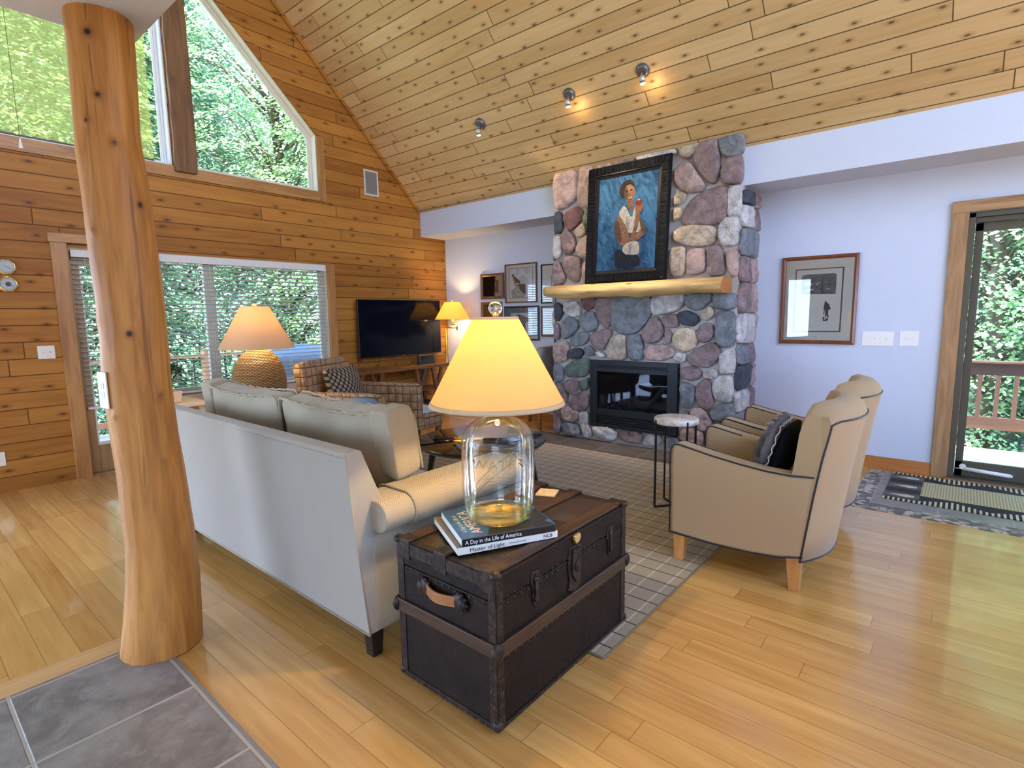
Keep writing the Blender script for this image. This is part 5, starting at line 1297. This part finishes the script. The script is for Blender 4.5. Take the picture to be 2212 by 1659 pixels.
m = MB(); m.tube([(.012,.02,.17),(.014,.0,.05),(.010,-.03,-.10),(.012,-.01,-.3)], .004, 6); m.build('cord', M_dark, cb)
cb = thing('radio_cable', 'thin dark cord curling on the console beside the clock radio', 'cable', (-6.30,5.13,.806))
m = MB(); m.tube([(.0,-.03,.0),(.03,.0,.0),(.0,.05,.0),(-.06,.10,.02),(-.12,.08,.14)], .0035, 6); m.tube([(.03,.0,.0),(.05,-.04,.0),(.02,-.06,.0)], .0035, 6); m.build('cord', M_dark, cb)
bl = thing('black_tray', 'flat black box on the lower shelf of the console', 'box', (-6.22,5.28,.166))
m = MB(); m.box(-.12,-.22,0,.12,.22,.075); m.build('case', plain('matte_black', (.008,.008,.008), .6), bl, bevel=.008)

# ------------------------------------------------------------------ floor lamp in the corner
flp = thing('floor_lamp', 'brass swing-arm floor lamp with a lit cream shade in the room corner', 'floor lamp', (-6.20,5.80,0))
m = MB(); m.lathe([(0,.0),(.13,.0),(.135,.012),(.12,.022),(.02,.03),(.0,.03)], n=40); m.build('base', M_brass, flp)
m = MB(); m.cyl((0,0,.02),(0,0,1.335),.011,.011,16); m.build('pole', M_brass, flp)
m = MB(); m.tube([(0,0,1.335),(.26,.0,1.335)],.009,12); m.cyl((.25,0,1.30),(.25,0,1.40),.013,.013,14); m.tube([(.25,0,1.385),(.155,0,1.385)],.009,12); m.build('swing_arm', M_brass, flp)
m = MB(); m.cyl((.155,0,1.38),(.155,0,1.47),.016,.016,16); m.cyl((.155,0,1.39),(.155,0,1.405),.024,.024,16); m.build('socket', M_brass, flp)
m = MB(); m.lathe([(.268,1.462),(.115,1.722)], (.155,0,0), n=56); m.lathe([(.265,1.462),(.112,1.722)], (.155,0,0), n=56); m.build('shade', shade_mat('corner_shade', (.82,.62,.24), .5), flp)
m = MB(); m.cyl((.155,0,1.715),(.155,0,1.74),.004,.004,8); m.sphere((.155,0,1.748),.013,10)
for k in range(3): m.tube([(.155+.113*math.cos(k*2.094),.113*math.sin(k*2.094),1.718),(.155,0,1.716)],.002,6)
m.build('finial', M_brass, flp)
m = MB(); m.sphere((.155,0,1.53),(.028,.028,.042),12); m.build('bulb', glow('bulb_glow2', (1.0,.74,.38), 14.0), flp)
bulb_light((-6.045,5.80,1.615), LAMP_W[2], .03)
bulb_light((-6.045,5.80,1.47), LAMP_W[2]*.4, .02)

# ------------------------------------------------------------------ rattan lamp on an end table beyond the sofa
et = thing('end_table', 'wooden end table at the far end of the sofa under the rattan lamp', 'end table', (-4.85,2.24,0))
m = MB(); m.box(-.28,-.28,.60,.28,.28,.63); m.build('top', M_con, et, bevel=.004)
for a in (-.24,.24):
    for b in (-.24,.24):
        m = MB(); m.box(a-.02,b-.02,0,a+.02,b+.02,.60); m.build('leg', M_conz, et, bevel=.003)
rl = thing('rattan_lamp', 'fat woven rattan table lamp with a wide lit linen shade by the blind window', 'table lamp', (-4.85,2.24,.631))
t = NT('rattan'); o = t.obj(); x, y, z = t.sep(o)[:3]; an = t.m('ARCTAN2', y, x)
row = t.m('FLOOR', t.m('MULTIPLY', z, 80.0)); fz = t.m('FRACT', t.m('MULTIPLY', z, 78.0))
ws = t.m('SINE', t.m('ADD', t.m('MULTIPLY', an, 34.0), t.m('MULTIPLY', row, 3.14159)))
hh = t.m('MULTIPLY', t.m('SINE', t.m('MULTIPLY', fz, 3.14159)), t.m('ADD', .62, t.m('MULTIPLY', ws, .38)))
nz = t.noise(t.comb(t.m('MULTIPLY',an,3.0),0.0,row), 2.0, 3)
M_rat = t.pbr(t.mix(t.ramp(hh,.15,.6), (.09,.038,.010), t.mix(nz,(.42,.22,.065),(.60,.36,.13))), .55, 0, t.bump(hh,.9,.015))
m = MB(); prof = []
for k in range(41):
    a = math.pi*k/40; r = .225*math.sin(a)**.85; z = .305-.305*math.cos(a)
    if k in (0,40): r = .04
    prof.append((max(r,.045), z+ .005*math.sin(k*2.5)))
m.lathe(prof, n=90); m.build('woven_body', M_rat, rl)
m = MB(); m.cyl((0,0,.60),(0,0,.70),.018,.016,16); m.build('neck', M_brass, rl)
m = MB(); m.lathe([(.315,.615),(.118,.985)], n=64); m.lathe([(.312,.615),(.115,.985)], n=64); m.build('shade', shade_mat('linen_grey', (.66,.50,.32), .38), rl)
m = MB(); m.cyl((0,0,.975),(0,0,1.0),.004,.004,8); m.cyl((0,0,.995),(0,0,1.018),.020,.018,16)
for k in range(3): m.tube([(.116*math.cos(k*2.094),.116*math.sin(k*2.094),.981),(0,0,.979)],.002,6)
m.build('finial', plain('wood_finial', (.62,.36,.12), .4), rl)
m = MB(); m.sphere((0,0,.76),(.028,.028,.04),12); m.build('bulb', glow('bulb_glow3', (1.0,.72,.36), 12.0), rl)
bulb_light((-4.85,2.24,.631+.87), LAMP_W[1], .03)
bulb_light((-4.85,2.24,.631+.69), LAMP_W[1]*.35, .02)

# ------------------------------------------------------------------ woven armchair with patterned cushion
t = NT('strap_weave'); o = t.obj(); x, y, z = t.sep(o)[:3]
def weave_cells(a, b, s_):
    fa, fb = t.m('DIVIDE', a, s_), t.m('DIVIDE', b, s_)
    par = t.m('MODULO', t.m('ABSOLUTE', t.m('ADD', t.m('FLOOR', fa), t.m('FLOOR', fb))), 2.0)
    ca = t.m('ABSOLUTE', t.m('SUBTRACT', t.m('FRACT', fa), .5)); cb_ = t.m('ABSOLUTE', t.m('SUBTRACT', t.m('FRACT', fb), .5))
    return par, ca, cb_
hx_ = t.m('ADD', x, y); par, ca, cb_ = weave_cells(hx_, z, .085)
ed = t.m('MAXIMUM', ca, cb_); g1 = t.noise(t.comb(t.m('MULTIPLY',hx_,6.0),t.m('MULTIPLY',z,90.0),0.0),1.0,3); g2 = t.noise(t.comb(t.m('MULTIPLY',hx_,90.0),t.m('MULTIPLY',z,6.0),0.0),1.0,3)
gg = t.m('ADD', t.m('MULTIPLY', g1, par), t.m('MULTIPLY', g2, t.m('SUBTRACT',1.0,par)))
col = t.mix(t.ramp(gg,.3,.7), (.20,.10,.045), (.42,.27,.15)); col = t.mix(t.ramp(ed,.43,.5,0,.6), col, (.07,.032,.014))
hv = t.m('ADD', t.m('MULTIPLY', par, t.m('SUBTRACT',.5,ca)), t.m('MULTIPLY', t.m('SUBTRACT',1.0,par), t.m('SUBTRACT',.5,cb_)))
M_strap = t.pbr(col, .6, 0, t.bump(t.m('SUBTRACT', hv, t.ramp(ed,.42,.5)), .8, .02))
wc = thing('woven_armchair', 'brown strap-woven armchair facing the fireplace side, in front of the television', 'armchair', (-4.62,3.18,.0128), rad(25))
m = MB(); tl = Matrix.Rotation(rad(-14), 3, 'Y'); m.soft((-.40,0,.735), (.10,.86,.70), 9, 16, rot=tl); m.build('backrest', M_strap, wc)
for sg in (-1,1):
    m = MB(); m.soft((.0,sg*.41,.565), (.86,.115,.46), 9, 14); m.build('arm', M_strap, wc)
m = MB(); m.soft((.02,0,.30), (.78,.72,.16), 9, 12); m.build('seat_base', M_strap, wc)
m = MB(); m.soft((.04,0,.42), (.70,.68,.13), 7, 12); m.build('seat_cushion', plain('taupe_cloth', (.33,.26,.17), .9), wc)
for x, y in ((-.33,-.36),(-.33,.36),(.36,-.36),(.36,.36)):
    m = MB(); m.bar((x,y,.36),(x,y,0),.045,.045,taper=.8,up=(1,0,0)); m.build('leg', M_conz, wc, bevel=.003)
t = NT('medallion'); o = t.obj(); x, y, z = t.sep(o)[:3]; s_ = .062
a_ = t.m('DIVIDE', t.m('ADD', y, z), s_); b_ = t.m('DIVIDE', t.m('SUBTRACT', y, z), s_)
fa = t.m('SUBTRACT', t.m('FRACT', a_), .5); fb = t.m('SUBTRACT', t.m('FRACT', b_), .5)
rr = t.m('SQRT', t.m('ADD', t.m('MULTIPLY', fa, fa), t.m('MULTIPLY', fb, fb)))
col = t.mix(t.ramp(rr,.37,.41,1,0), (.012,.010,.010), (.34,.26,.17)); col = t.mix(t.m('MULTIPLY', t.ramp(rr,.20,.23), t.ramp(rr,.27,.30,1,0)), col, (.17,.12,.07)); col = t.mix(t.ramp(rr,.09,.12,1,0), col, (.17,.12,.07))
pc = thing('patterned_cushion', 'dark cushion with a tan medallion lattice in the woven armchair', 'cushion', (-4.83,3.10,.80), rad(25))
m = MB(); tl = Matrix.Rotation(rad(-15), 3, 'Y')
def pil2(q): f = max(0,1-abs(q.y/.28)**2)*max(0,1-abs(q.z/.23)**2); ed_ = 1-.10*(1-abs(q.y/.29)**2)*abs(q.z/.23); return (q.x*(.25+.9*f), q.y, q.z*ed_)
m.soft((0,0,0), (.17,.58,.46), 9, 18, rot=tl, sx=pil2, wr=.006); m.build('cover', t.pbr(col, .85), pc)
# small blue pillow and tan throw edge lying on the sofa seat
bp = thing('blue_pillow', 'small blue-grey pillow showing just above the sofa back', 'pillow', (-3.40,2.22,.88))
m = MB(); m.soft((0,0,0), (.34,.12,.34), 4, 12, rot=Matrix.Rotation(rad(20),3,'X')); m.build('cover', plain('bluegrey_cloth', (.14,.20,.26), .85), bp)
bp.location = (-4.18,2.86,.62)
bp.rotation_euler = (0,0,rad(25))
hs = thing('footstool', 'woven footstool with a pale blue pad beside the coffee table', 'footstool', (-4.98,4.12,.0))
m = MB(); m.soft((0,0,.30), (.50,.50,.20), 8, 12); m.build('woven_base', M_strap, hs)
m = MB(); m.soft((0,0,.405), (.44,.44,.08), 5, 10); m.build('pad', plain('pale_blue_pad', (.42,.47,.52), .85, 0, .3, 40.0), hs)
for a in (-.19,.19):
    for b in (-.19,.19):
        m = MB(); m.bar((a,b,.24),(a,b,0),.06,.06,taper=.7,up=(1,0,0)); m.build('leg', M_conz, hs, bevel=.003)
# upholstered side chair tucked behind the chimney
sc2 = thing('side_chair', 'grey upholstered side chair on wooden legs left of the fireplace', 'chair', (-4.43,5.72,0))
m = MB(); m.soft((.16,.06,.80), (.12,.44,.58), 7, 12, rot=Matrix.Rotation(rad(8),3,'Y')); m.build('backrest', plain('grey_cloth', (.30,.29,.27), .9, 0, .2, 20.0), sc2)
m = MB(); m.soft((-.06,.06,.42), (.50,.46,.15), 7, 12); t = NT('floral'); nz = t.noise(t.obj(), 14.0, 3, .5, 1.2); m.build('seat', t.pbr(t.mix(t.ramp(nz,.5,.6), (.55,.50,.40), (.16,.12,.08)), .9), sc2)
for x, y in ((-.26,-.12),(-.26,.24),(.17,-.12),(.17,.24)):
    m = MB(); m.bar((x,y,.40),(x+(.03 if x > 0 else 0),y,0),.05,.05,taper=.6,up=(1,0,0)); m.build('leg', timber('chair_oak_%d%d' % (x > 0, y > 0), (.20,.09,.03), (.34,.17,.06), 'z', .4, 0), sc2, bevel=.003)

# ------------------------------------------------------------------ jade plant on a stand by the window
ps = thing('plant_stand', 'pale wooden plant stand between the sofa and the blind window', 'plant stand', (-5.50,1.72,0))
m = MB(); m.box(-.26,-.22,.74,.26,.22,.775); m.build('top', plain('stand_top', (.52,.44,.34), .5), ps, bevel=.004)
for a in (-.22,.22):
    for b in (-.18,.18):
        m = MB(); m.box(a-.02,b-.02,0,a+.02,b+.02,.74); m.build('leg', plain('stand_leg', (.45,.38,.29), .5), ps, bevel=.003)
jp = thing('jade_plant', 'dark green jade plant in a square tan pot behind the log post', 'plant', (-5.46,1.63,.776))
m = MB(); m.hexa([(-.10,-.13,0),(.10,-.13,0),(.10,.13,0),(-.10,.13,0),(-.115,-.145,.10),(.115,-.145,.10),(.115,.145,.10),(-.115,.145,.10)]); m.build('pot', plain('tan_pot', (.52,.40,.29), .6), jp, bevel=.006)
m = MB(); m.box(-.105,-.135,.088,.105,.135,.096); m.build('soil', plain('soil', (.03,.02,.014), .95, 0, .5, 60.0), jp)
random.seed(21); st_ = MB(); lf = MB(); stub = []
def grow(p, d, r, L, n):
    q = p + d*L; st_.tube([p, p.lerp(q,.5)+Vector((random.uniform(-.01,.01),random.uniform(-.01,.01),0)), q], r, 7, rs=[r, r*.85, r*.7])
    if n == 0: stub.append((q, d)); return
    for _ in range(3 if n > 1 else 3):
        nd = (d + Vector((random.uniform(-.9,.9),random.uniform(-.9,.9),random.uniform(-.1,.7)))).normalized(); grow(q, nd, r*.68, L*random.uniform(.68,.9), n-1)
for s0 in (-.05,.05): grow(Vector((0,s0,.09)), Vector((.1,s0*6,1)).normalized(), .013, .085, 3)
for q, d in stub:
    for k in range(8):
        a = random.uniform(0,6.28); e = random.uniform(-.3,.9); dv = Vector((math.cos(a)*math.cos(e), math.sin(a)*math.cos(e), math.sin(e)))
        sd = dv.cross(Vector((0,0,1))).normalized(); up_ = sd.cross(dv); L = random.uniform(.026,.042); w_ = L*.36; c0 = q + dv*.004
        ringp = [c0 + dv*(L*.5-L*.5*math.cos(j*2*math.pi/10)) + sd*(w_*math.sin(j*2*math.pi/10)) for j in range(10)]
        cen = c0+dv*L*.5; o_ = len(lf.v)
        lf.add(ringp+[cen+up_*.006, cen-up_*.005], [(j,(j+1)%10,10) for j in range(10)]+[((j+1)%10,j,11) for j in range(10)], 0, True)
st_.build('stems', plain('jade_stem', (.07,.055,.035), .8), jp)
lo = lf.build('leaves', plain('jade_leaf', (.020,.055,.018), .3, 0, .5, 50.0), jp); lo['kind'] = 'stuff'
# ------------------------------------------------------------------ tiled entry by the patio door with a runner
t = NT('pebble'); o = t.obj(); vo = t.n('TexVoronoi', {'Vector': o, 'Scale': 19.0, 'Randomness': .9}, feature='DISTANCE_TO_EDGE', voronoi_dimensions='2D'); v2 = t.n('TexVoronoi', {'Vector': o, 'Scale': 19.0, 'Randomness': .9}, voronoi_dimensions='2D')
rc = t.sep(v2.outputs['Color'])[0]; ed = t.ramp(vo.outputs['Distance'], .02, .09)
col = t.mix(t.ramp(rc,.15,.85), (.10,.085,.075), (.50,.45,.38)); col = t.mix(ed, (.17,.155,.135), col)
M_peb = t.pbr(col, .55, 0, t.bump(ed, .6, .012))
M_entry = tile_mat('entry_tile', -.49, 4.935, .42, (.17,.165,.15), (.26,.25,.225), (.34,.33,.29), .009)
m = MB(); m.box(-.62,4.765,0,4.3,6.02,.004); struct(m.build('floor_pebble', M_peb))
m = MB(); m.box(-.495,4.925,0,4.2,6.02,.0055); struct(m.build('floor_entry', M_entry))
rn = thing('runner_mat', 'narrow cream and black woven runner on the tiles by the patio door', 'mat', (-.43,5.11,.0056))
t = NT('runner_weave'); o = t.obj(); x, y, z = t.sep(o)[:3]; Wd = .885
rib = t.m('ADD', t.m('MULTIPLY', t.m('SINE', t.m('MULTIPLY', x, 330.0)), .5), .5)
nz = t.noise(o, 200.0, 2)
field = t.mix(t.m('ADD', t.m('MULTIPLY', rib, .6), t.m('MULTIPLY', nz, .3)), (.24,.20,.10), (.62,.54,.32))
# side borders: black with cream ticks and a stepped zigzag
yc = t.m('ABSOLUTE', t.m('SUBTRACT', y, Wd/2)); e_ = t.m('SUBTRACT', Wd/2, yc)         # distance from the long edge
zig = t.m('MULTIPLY', t.m('ABSOLUTE', t.m('SUBTRACT', t.m('FRACT', t.m('DIVIDE', x, .44)), .5)), .22)
tick = t.m('GREATER_THAN', t.m('SINE', t.m('MULTIPLY', x, 190.0)), .15)
inz = t.m('LESS_THAN', e_, t.m('ADD', .05, zig))
bord = t.mix(t.m('MULTIPLY', tick, inz), (.012,.012,.014), (.58,.52,.33))
side = t.m('LESS_THAN', e_, .21)
# pointed end band
fy = t.m('ABSOLUTE', t.m('SUBTRACT', t.m('FRACT', t.m('DIVIDE', y, .295)), .5))
pt_ = t.m('LESS_THAN', t.m('ADD', t.m('MULTIPLY', fy, .9), t.m('ABSOLUTE', t.m('SUBTRACT', x, .15))), t.m('MULTIPLY', t.m('LESS_THAN', x, .20), .12))
endc = t.mix(t.ramp(fy,.1,.4), (.10,.095,.085), (.012,.012,.014)); endc = t.mix(pt_, endc, (.52,.48,.38))
col = t.mix(side, field, bord); col = t.mix(t.m('LESS_THAN', x, .235), col, t.mix(t.m('MULTIPLY', inz, t.m('LESS_THAN', e_, .05)), endc, bord))
m = MB(); m.box(0,0,0,2.6,Wd,.008); m.build('woven_cloth', t.pbr(col, .95, 0, t.bump(t.m('ADD', rib, nz), .4, .003)), rn, bevel=.002)

# ------------------------------------------------------------------ outdoors
M_deck = planks('deck_boards', lambda t, s: (s[0], s[1]), .14, 6.30, 4.0, (.36,.29,.19), (.52,.44,.31), seam=.006, seamc=.2, kn=0, rough=.8, grain=.7, vary=.3)
m = MB(); m.box(-4.5,6.30,-.14,8,8.12,-.09); struct(m.build('deck', M_deck))
M_deck2 = planks('side_deck_boards', lambda t, s: (s[1], s[0]), .14, -9.3, 4.0, (.36,.29,.19), (.52,.44,.31), seam=.006, seamc=.2, kn=0, rough=.8, grain=.7, vary=.3)
m = MB(); m.box(-9.3,-5,-.14,-6.66,6.30,-.09); struct(m.build('deck_side', M_deck2))
t = NT('forest_floor'); o = t.obj(); n1 = t.noise(o, .8, 6, .6); n2 = t.noise(o, 9.0, 5, .65)
col = t.mix(t.ramp(n1,.35,.65), (.20,.19,.12), (.36,.32,.22)); col = t.mix(t.ramp(n2,.5,.7,0,.6), col, (.17,.12,.07))
m = MB(); m.box(-45,-45,-1.3,45,45,-1.2); struct(m.build('ground', t.pbr(col, .95)))
M_bounce = plain('bounce_slab', (.19,.215,.25), .9, 0, .3, 3.0); m = MB(); m.box(-6.6,-11,-.14,10,-4.5,-.09); struct(m.build('bounce_slab_front', M_bounce)); m = MB(); m.box(4.7,-4.5,-.14,11,6.2,-.09); struct(m.build('bounce_slab_right', M_bounce))  # unseen slabs added to bounce neutral sunlight into the room
M_rail = timber('railing_wood', (.035,.012,.005), (.07,.026,.011), 'x', .6, .2); M_railz = timber('railing_wood_upright', (.035,.012,.005), (.07,.026,.011), 'z', .6, .2)  # browns darkened to stand in for the shade on the railing
M_cedar = timber('orange_cedar', (.42,.18,.08), (.62,.32,.16), 'z', .6, .2)  # orange cedar of the side railing
dr = thing('deck_railing', 'brown wooden deck railing with square balusters beyond the patio door', 'railing', (0,8.08,-.09))
m = MB(); m.box(-4.4,-.02,.85,7.5,.02,.985); m.box(-4.4,-.07,.985,7.5,.07,1.01); m.build('top_rail', M_rail, dr, bevel=.004)
m = MB(); m.box(-4.4,-.02,.235,7.5,.02,.375); m.build('bottom_rail', M_rail, dr, bevel=.004)
k = 0; x = -4.25
while x < 7.4:
    m = MB(); m.box(x-.02,-.021,.37,x+.02,.019,.86); m.build('baluster', M_railz, dr, bevel=.002); x += .152
for x in (-4.4,-2.0,3.2,7.5):
    m = MB(); m.box(x-.05,-.05,0,x+.05,.05,1.0); m.build('post', M_railz, dr, bevel=.004)
sr = thing('side_railing', 'cedar deck railing with a thick orange newel post outside the blind window', 'railing', (-9.05,1.0,-.09))
m = MB(); m.box(-.07,2.32,0,.07,2.46,1.14); m.box(-.055,2.335,1.14,.055,2.445,1.155); m.build('newel_post', M_cedar, sr, bevel=.012)
m = MB(); m.box(-.07,-5.5,1.03,.07,2.32,1.07); m.box(-.07,2.46,1.03,.07,5.2,1.07); m.build('top_rail', M_cedar, sr, bevel=.004)
m = MB(); m.box(-.02,-5.5,.12,.02,2.32,.21); m.box(-.02,2.46,.12,.02,5.2,.21); m.build('bottom_rail', M_cedar, sr, bevel=.004)
for i in range(46):
    y = -5.4+.23*i
    if abs(y-2.39) < .1: continue
    m = MB(); m.box(-.012,y-.012,.2,.012,y+.012,1.04); m.build('baluster', plain('metal_baluster', (.05,.05,.05), .5) if i == 0 else bpy.data.materials['metal_baluster'], sr)
gr = thing('covered_grill', 'barbecue grill under a slate blue cover on the side deck', 'grill', (-8.25,4.50,-.09))
m = MB(); rings = []
for z, a, b in ((0,.30,.62),(.5,.31,.63),(.9,.31,.64),(.98,.30,.60),(1.10,.22,.42),(1.17,.12,.30),(1.19,.04,.15)):
    rings.append([(p[0]+.01*noise.noise(Vector((p[0]*8,p[1]*8,z*4))),p[1],z) for p in rrect(-a,-b,a,b,min(a,b)*.35,5)])
m.loft(rings, 0, True); m.build('cover', plain('grill_cover', (.095,.115,.14), .6, 0, .3, 6.0), gr)
lt = thing('deck_lantern', 'dark round-bodied lantern pot seen through the glazed door', 'lantern', (-7.35,1.40,-.09))
m = MB(); m.lathe([(.0,0),(.12,0),(.15,.15),(.15,.75),(.13,.80),(.0,.80)], n=28); m.build('stand', plain('stand_brown', (.20,.13,.08), .7), lt)
m = MB(); m.lathe([(0,.80),(.07,.80),(.14,.90),(.15,1.0),(.12,1.1),(.06,1.15),(.05,1.30),(.0,1.32)], n=28); m.build('body', plain('lantern_iron', (.03,.03,.032), .5), lt)
# trees: every one a thing with its own trunk and crown
def leaf_mat(name, c1, c2, tr=.4):
    t = NT(name); g = t.n('NewGeometry').outputs['Random Per Island']; nz = t.noise(t.obj(), .9, 3)
    f = t.m('ADD', t.m('MULTIPLY', g, .6), t.m('MULTIPLY', nz, .5), clamp=True)
    col = t.mix(f, c1, c2); a = t.n('BsdfPrincipled'); t.put(a.inputs['Base Color'], col); t.put(a.inputs['Roughness'], .45); b = t.n('BsdfTranslucent', {'Color': col})
    mx_ = t.n('MixShader', {0: tr, 1: a.outputs[0], 2: b.outputs[0]}); t.t.links.new(mx_.outputs[0], t.out.inputs[0]); return t.mat
M_leaf = leaf_mat('maple_leaf', (.20,.40,.16), (.56,.72,.40)); M_need = leaf_mat('hemlock_leaf', (.06,.17,.10), (.26,.44,.27), .3)
M_bark = timber('bark', (.07,.05,.035), (.20,.16,.12), 'z', .9, 0)
def tree(name, label, loc, rz, H, R, zb, nspray, per, mat, size, seed, droop=.25, cone=False):
    random.seed(seed); o = thing(name, label, 'tree', loc, rz, None)
    m = MB(); P = [Vector((.06*math.sin(k*.9+seed), .06*math.cos(k*1.3+seed), H*.93*k/10)) for k in range(11)]
    m.tube(P, .16, 12, rs=[.17*(1-.085*k)+.01 for k in range(11)])
    fo = MB()
    for i in range(nspray):
        f = random.random(); z = zb + (H-zb)*f**(.85 if not cone else 1.25)
        fz = (z-zb)/(H-zb); rm = R*(math.sqrt(max(0,1-(2*fz-.9)**2*.8)) if not cone else (1-fz)*1.0+.08)
        a = random.uniform(0, 6.2832); r = rm*random.uniform(.25,1.0)**.6
        c = Vector((r*math.cos(a), r*math.sin(a), z + .25*math.sin(a*3+z)))
        out = Vector((math.cos(a), math.sin(a), -droop)).normalized(); sd = out.cross(Vector((0,0,1))).normalized()
        if i % 14 == 0: m.tube([Vector((0,0,z-.5*r)) , c*.5+Vector((0,0,(z-.1*r)*.5)), c], .03, 6, rs=[.035,.02,.006])
        L = size*random.uniform(5.0,9.0)
        for k in range(per):
            u = random.uniform(-.2,1.0); v = random.uniform(-.6,.6)*(1.1-u*.5)
            p = c + out*(u*L) + sd*(v*L) + Vector((0,0,random.uniform(-.12,.12)*L - droop*.3*u*u*L))
            d = (out + sd*random.uniform(-1.1,1.1)*(1 if v > 0 else 1) + Vector((0,0,random.uniform(-.6,.2)))).normalized(); s_ = size*random.uniform(.6,1.25)
            n_ = Vector((random.uniform(-.5,.5),random.uniform(-.5,.5),1)).normalized(); w_ = d.cross(n_).normalized()*(s_*.36)
            fo.add([p, p+d*(s_*.5)+w_, p+d*s_, p+d*(s_*.5)-w_], [(0,1,2,3)])
    m.build('trunk', M_bark, o); me = bpy.data.meshes.new('foliage'); me.from_pydata(fo.v, [], fo.f); me.materials.append(mat); me.update()
    q = bpy.data.objects.new('foliage', me); COL.objects.link(q); q.parent = o; q['kind'] = 'stuff'
    return o
G = 'trees around the house'
T1 = tree('maple_tree', 'tall bright green leafy tree filling the slanted gable window', (-12.6,6.6,-1.2), 0, 12.5, 3.2, 1.6, 2600, 26, M_leaf, .085, 11)
T2 = tree('hemlock_tree', 'dark green needled tree behind the left half of the blind window', (-13.6,4.5,-1.2), 0, 11.0, 2.7, .4, 2600, 26, M_need, .08, 23, .55, True)
T3 = tree('maple_tree', 'leafy tree with bare branches seen through the patio door', (.3,12.6,-1.2), .6, 10.0, 2.8, .6, 2600, 26, M_leaf, .085, 37, .35)
for src, lb, loc, rz in (
    (T1, 'leafy tree behind the yellow roller shade, nearest the post', (-13.2,1.2,-1.4), 2.1),
    (T3, 'leafy tree farther left behind the yellow roller shade', (-15.5,-1.2,-1.2), 1.1),
    (T1, 'leafy tree behind the right half of the blind window', (-14.2,9.8,-1.6), 4.0),
    (T3, 'pale leafy tree low behind the covered grill', (-11.6,8.4,-2.4), 3.0),
    (T2, 'needled tree standing deep behind the gable window trees', (-17.0,7.2,-1.0), .8),
    (T1, 'leafy tree deep behind the roller shade', (-17.5,3.6,-.8), 5.1),
    (T2, 'needled tree beyond the deck railing at the patio door', (2.6,14.6,-1.5), 2.0),
    (T1, 'leafy tree deep behind the patio door view', (-.6,16.8,-1.6), 2.9),
    (T3, 'leafy tree at the right of the patio door view', (3.6,11.6,-2.0), 4.4),
    (T2, 'low needled tree under the leafy tree at the patio door', (1.0,15.2,-5.0), 5.0),
    (T2, 'needled tree beside the side deck by the glazed door', (-12.0,2.2,-3.0), 1.7)):
    dup(src, lb, loc, rz)
# ------------------------------------------------------------------ light and camera
W = bpy.data.worlds.new('sky'); sc.world = W; W.use_nodes = True
nt = W.node_tree; nt.nodes.clear()
wo = nt.nodes.new('ShaderNodeOutputWorld'); bg = nt.nodes.new('ShaderNodeBackground')
tc = nt.nodes.new('ShaderNodeTexCoord'); sx = nt.nodes.new('ShaderNodeSeparateXYZ'); mr = nt.nodes.new('ShaderNodeMapRange'); mx = nt.nodes.new('ShaderNodeMix'); mx.data_type = 'RGBA'
nt.links.new(tc.outputs['Generated'], sx.inputs[0]); nt.links.new(sx.outputs[2], mr.inputs[0]); mr.inputs[1].default_value = -.05; mr.inputs[2].default_value = .7
nt.links.new(mr.outputs[0], mx.inputs[0]); mx.inputs[6].default_value = (.58,.75,1.0,1); mx.inputs[7].default_value = (.28,.48,1.0,1)
nt.links.new(mx.outputs[2], bg.inputs[0]); bg.inputs[1].default_value = SKY; nt.links.new(bg.outputs[0], wo.inputs[0])
def sun(): 
    l = bpy.data.lights.new('sun', 'SUN'); l.energy = SUN; l.angle = rad(1.5); l.color = (1.0,.93,.80)
    o = bpy.data.objects.new('sun', l); COL.objects.link(o); o.rotation_euler = Vector((-.45,.35,-1.0)).to_track_quat('-Z','Y').to_euler()
sun()
cam = bpy.data.cameras.new('camera'); cam.sensor_width = 36.0; cam.lens = 1166.663/2212*36.0; cam.clip_start = .05; cam.clip_end = 300
co = bpy.data.objects.new('camera', cam); COL.objects.link(co)
yaw, pit, rol = -0.69898072, -0.125261563, -0.0148843192
fw = Vector((math.sin(yaw)*math.cos(pit), math.cos(yaw)*math.cos(pit), math.sin(pit)))
r0 = Vector((math.cos(yaw), -math.sin(yaw), 0)); u0 = r0.cross(fw)
rt = r0*math.cos(rol) + u0*math.sin(rol); up = -r0*math.sin(rol) + u0*math.cos(rol)
co.matrix_world = Matrix(((rt.x,up.x,-fw.x,0),(rt.y,up.y,-fw.y,0),(rt.z,up.z,-fw.z,1.5),(0,0,0,1)))
sc.camera = co
sc.view_settings.view_transform = 'Standard'; sc.view_settings.look = 'None'; sc.view_settings.gamma = 1.0; sc.view_settings.exposure = EXPO
sc.view_settings.use_curve_mapping = False
cy = sc.cycles
cy.max_bounces = 9; cy.diffuse_bounces = 5; cy.glossy_bounces = 4; cy.transmission_bounces = 6; cy.transparent_max_bounces = 24
cy.caustics_reflective = False; cy.caustics_refractive = False; cy.sample_clamp_indirect = 6.0
cy.use_denoising = True
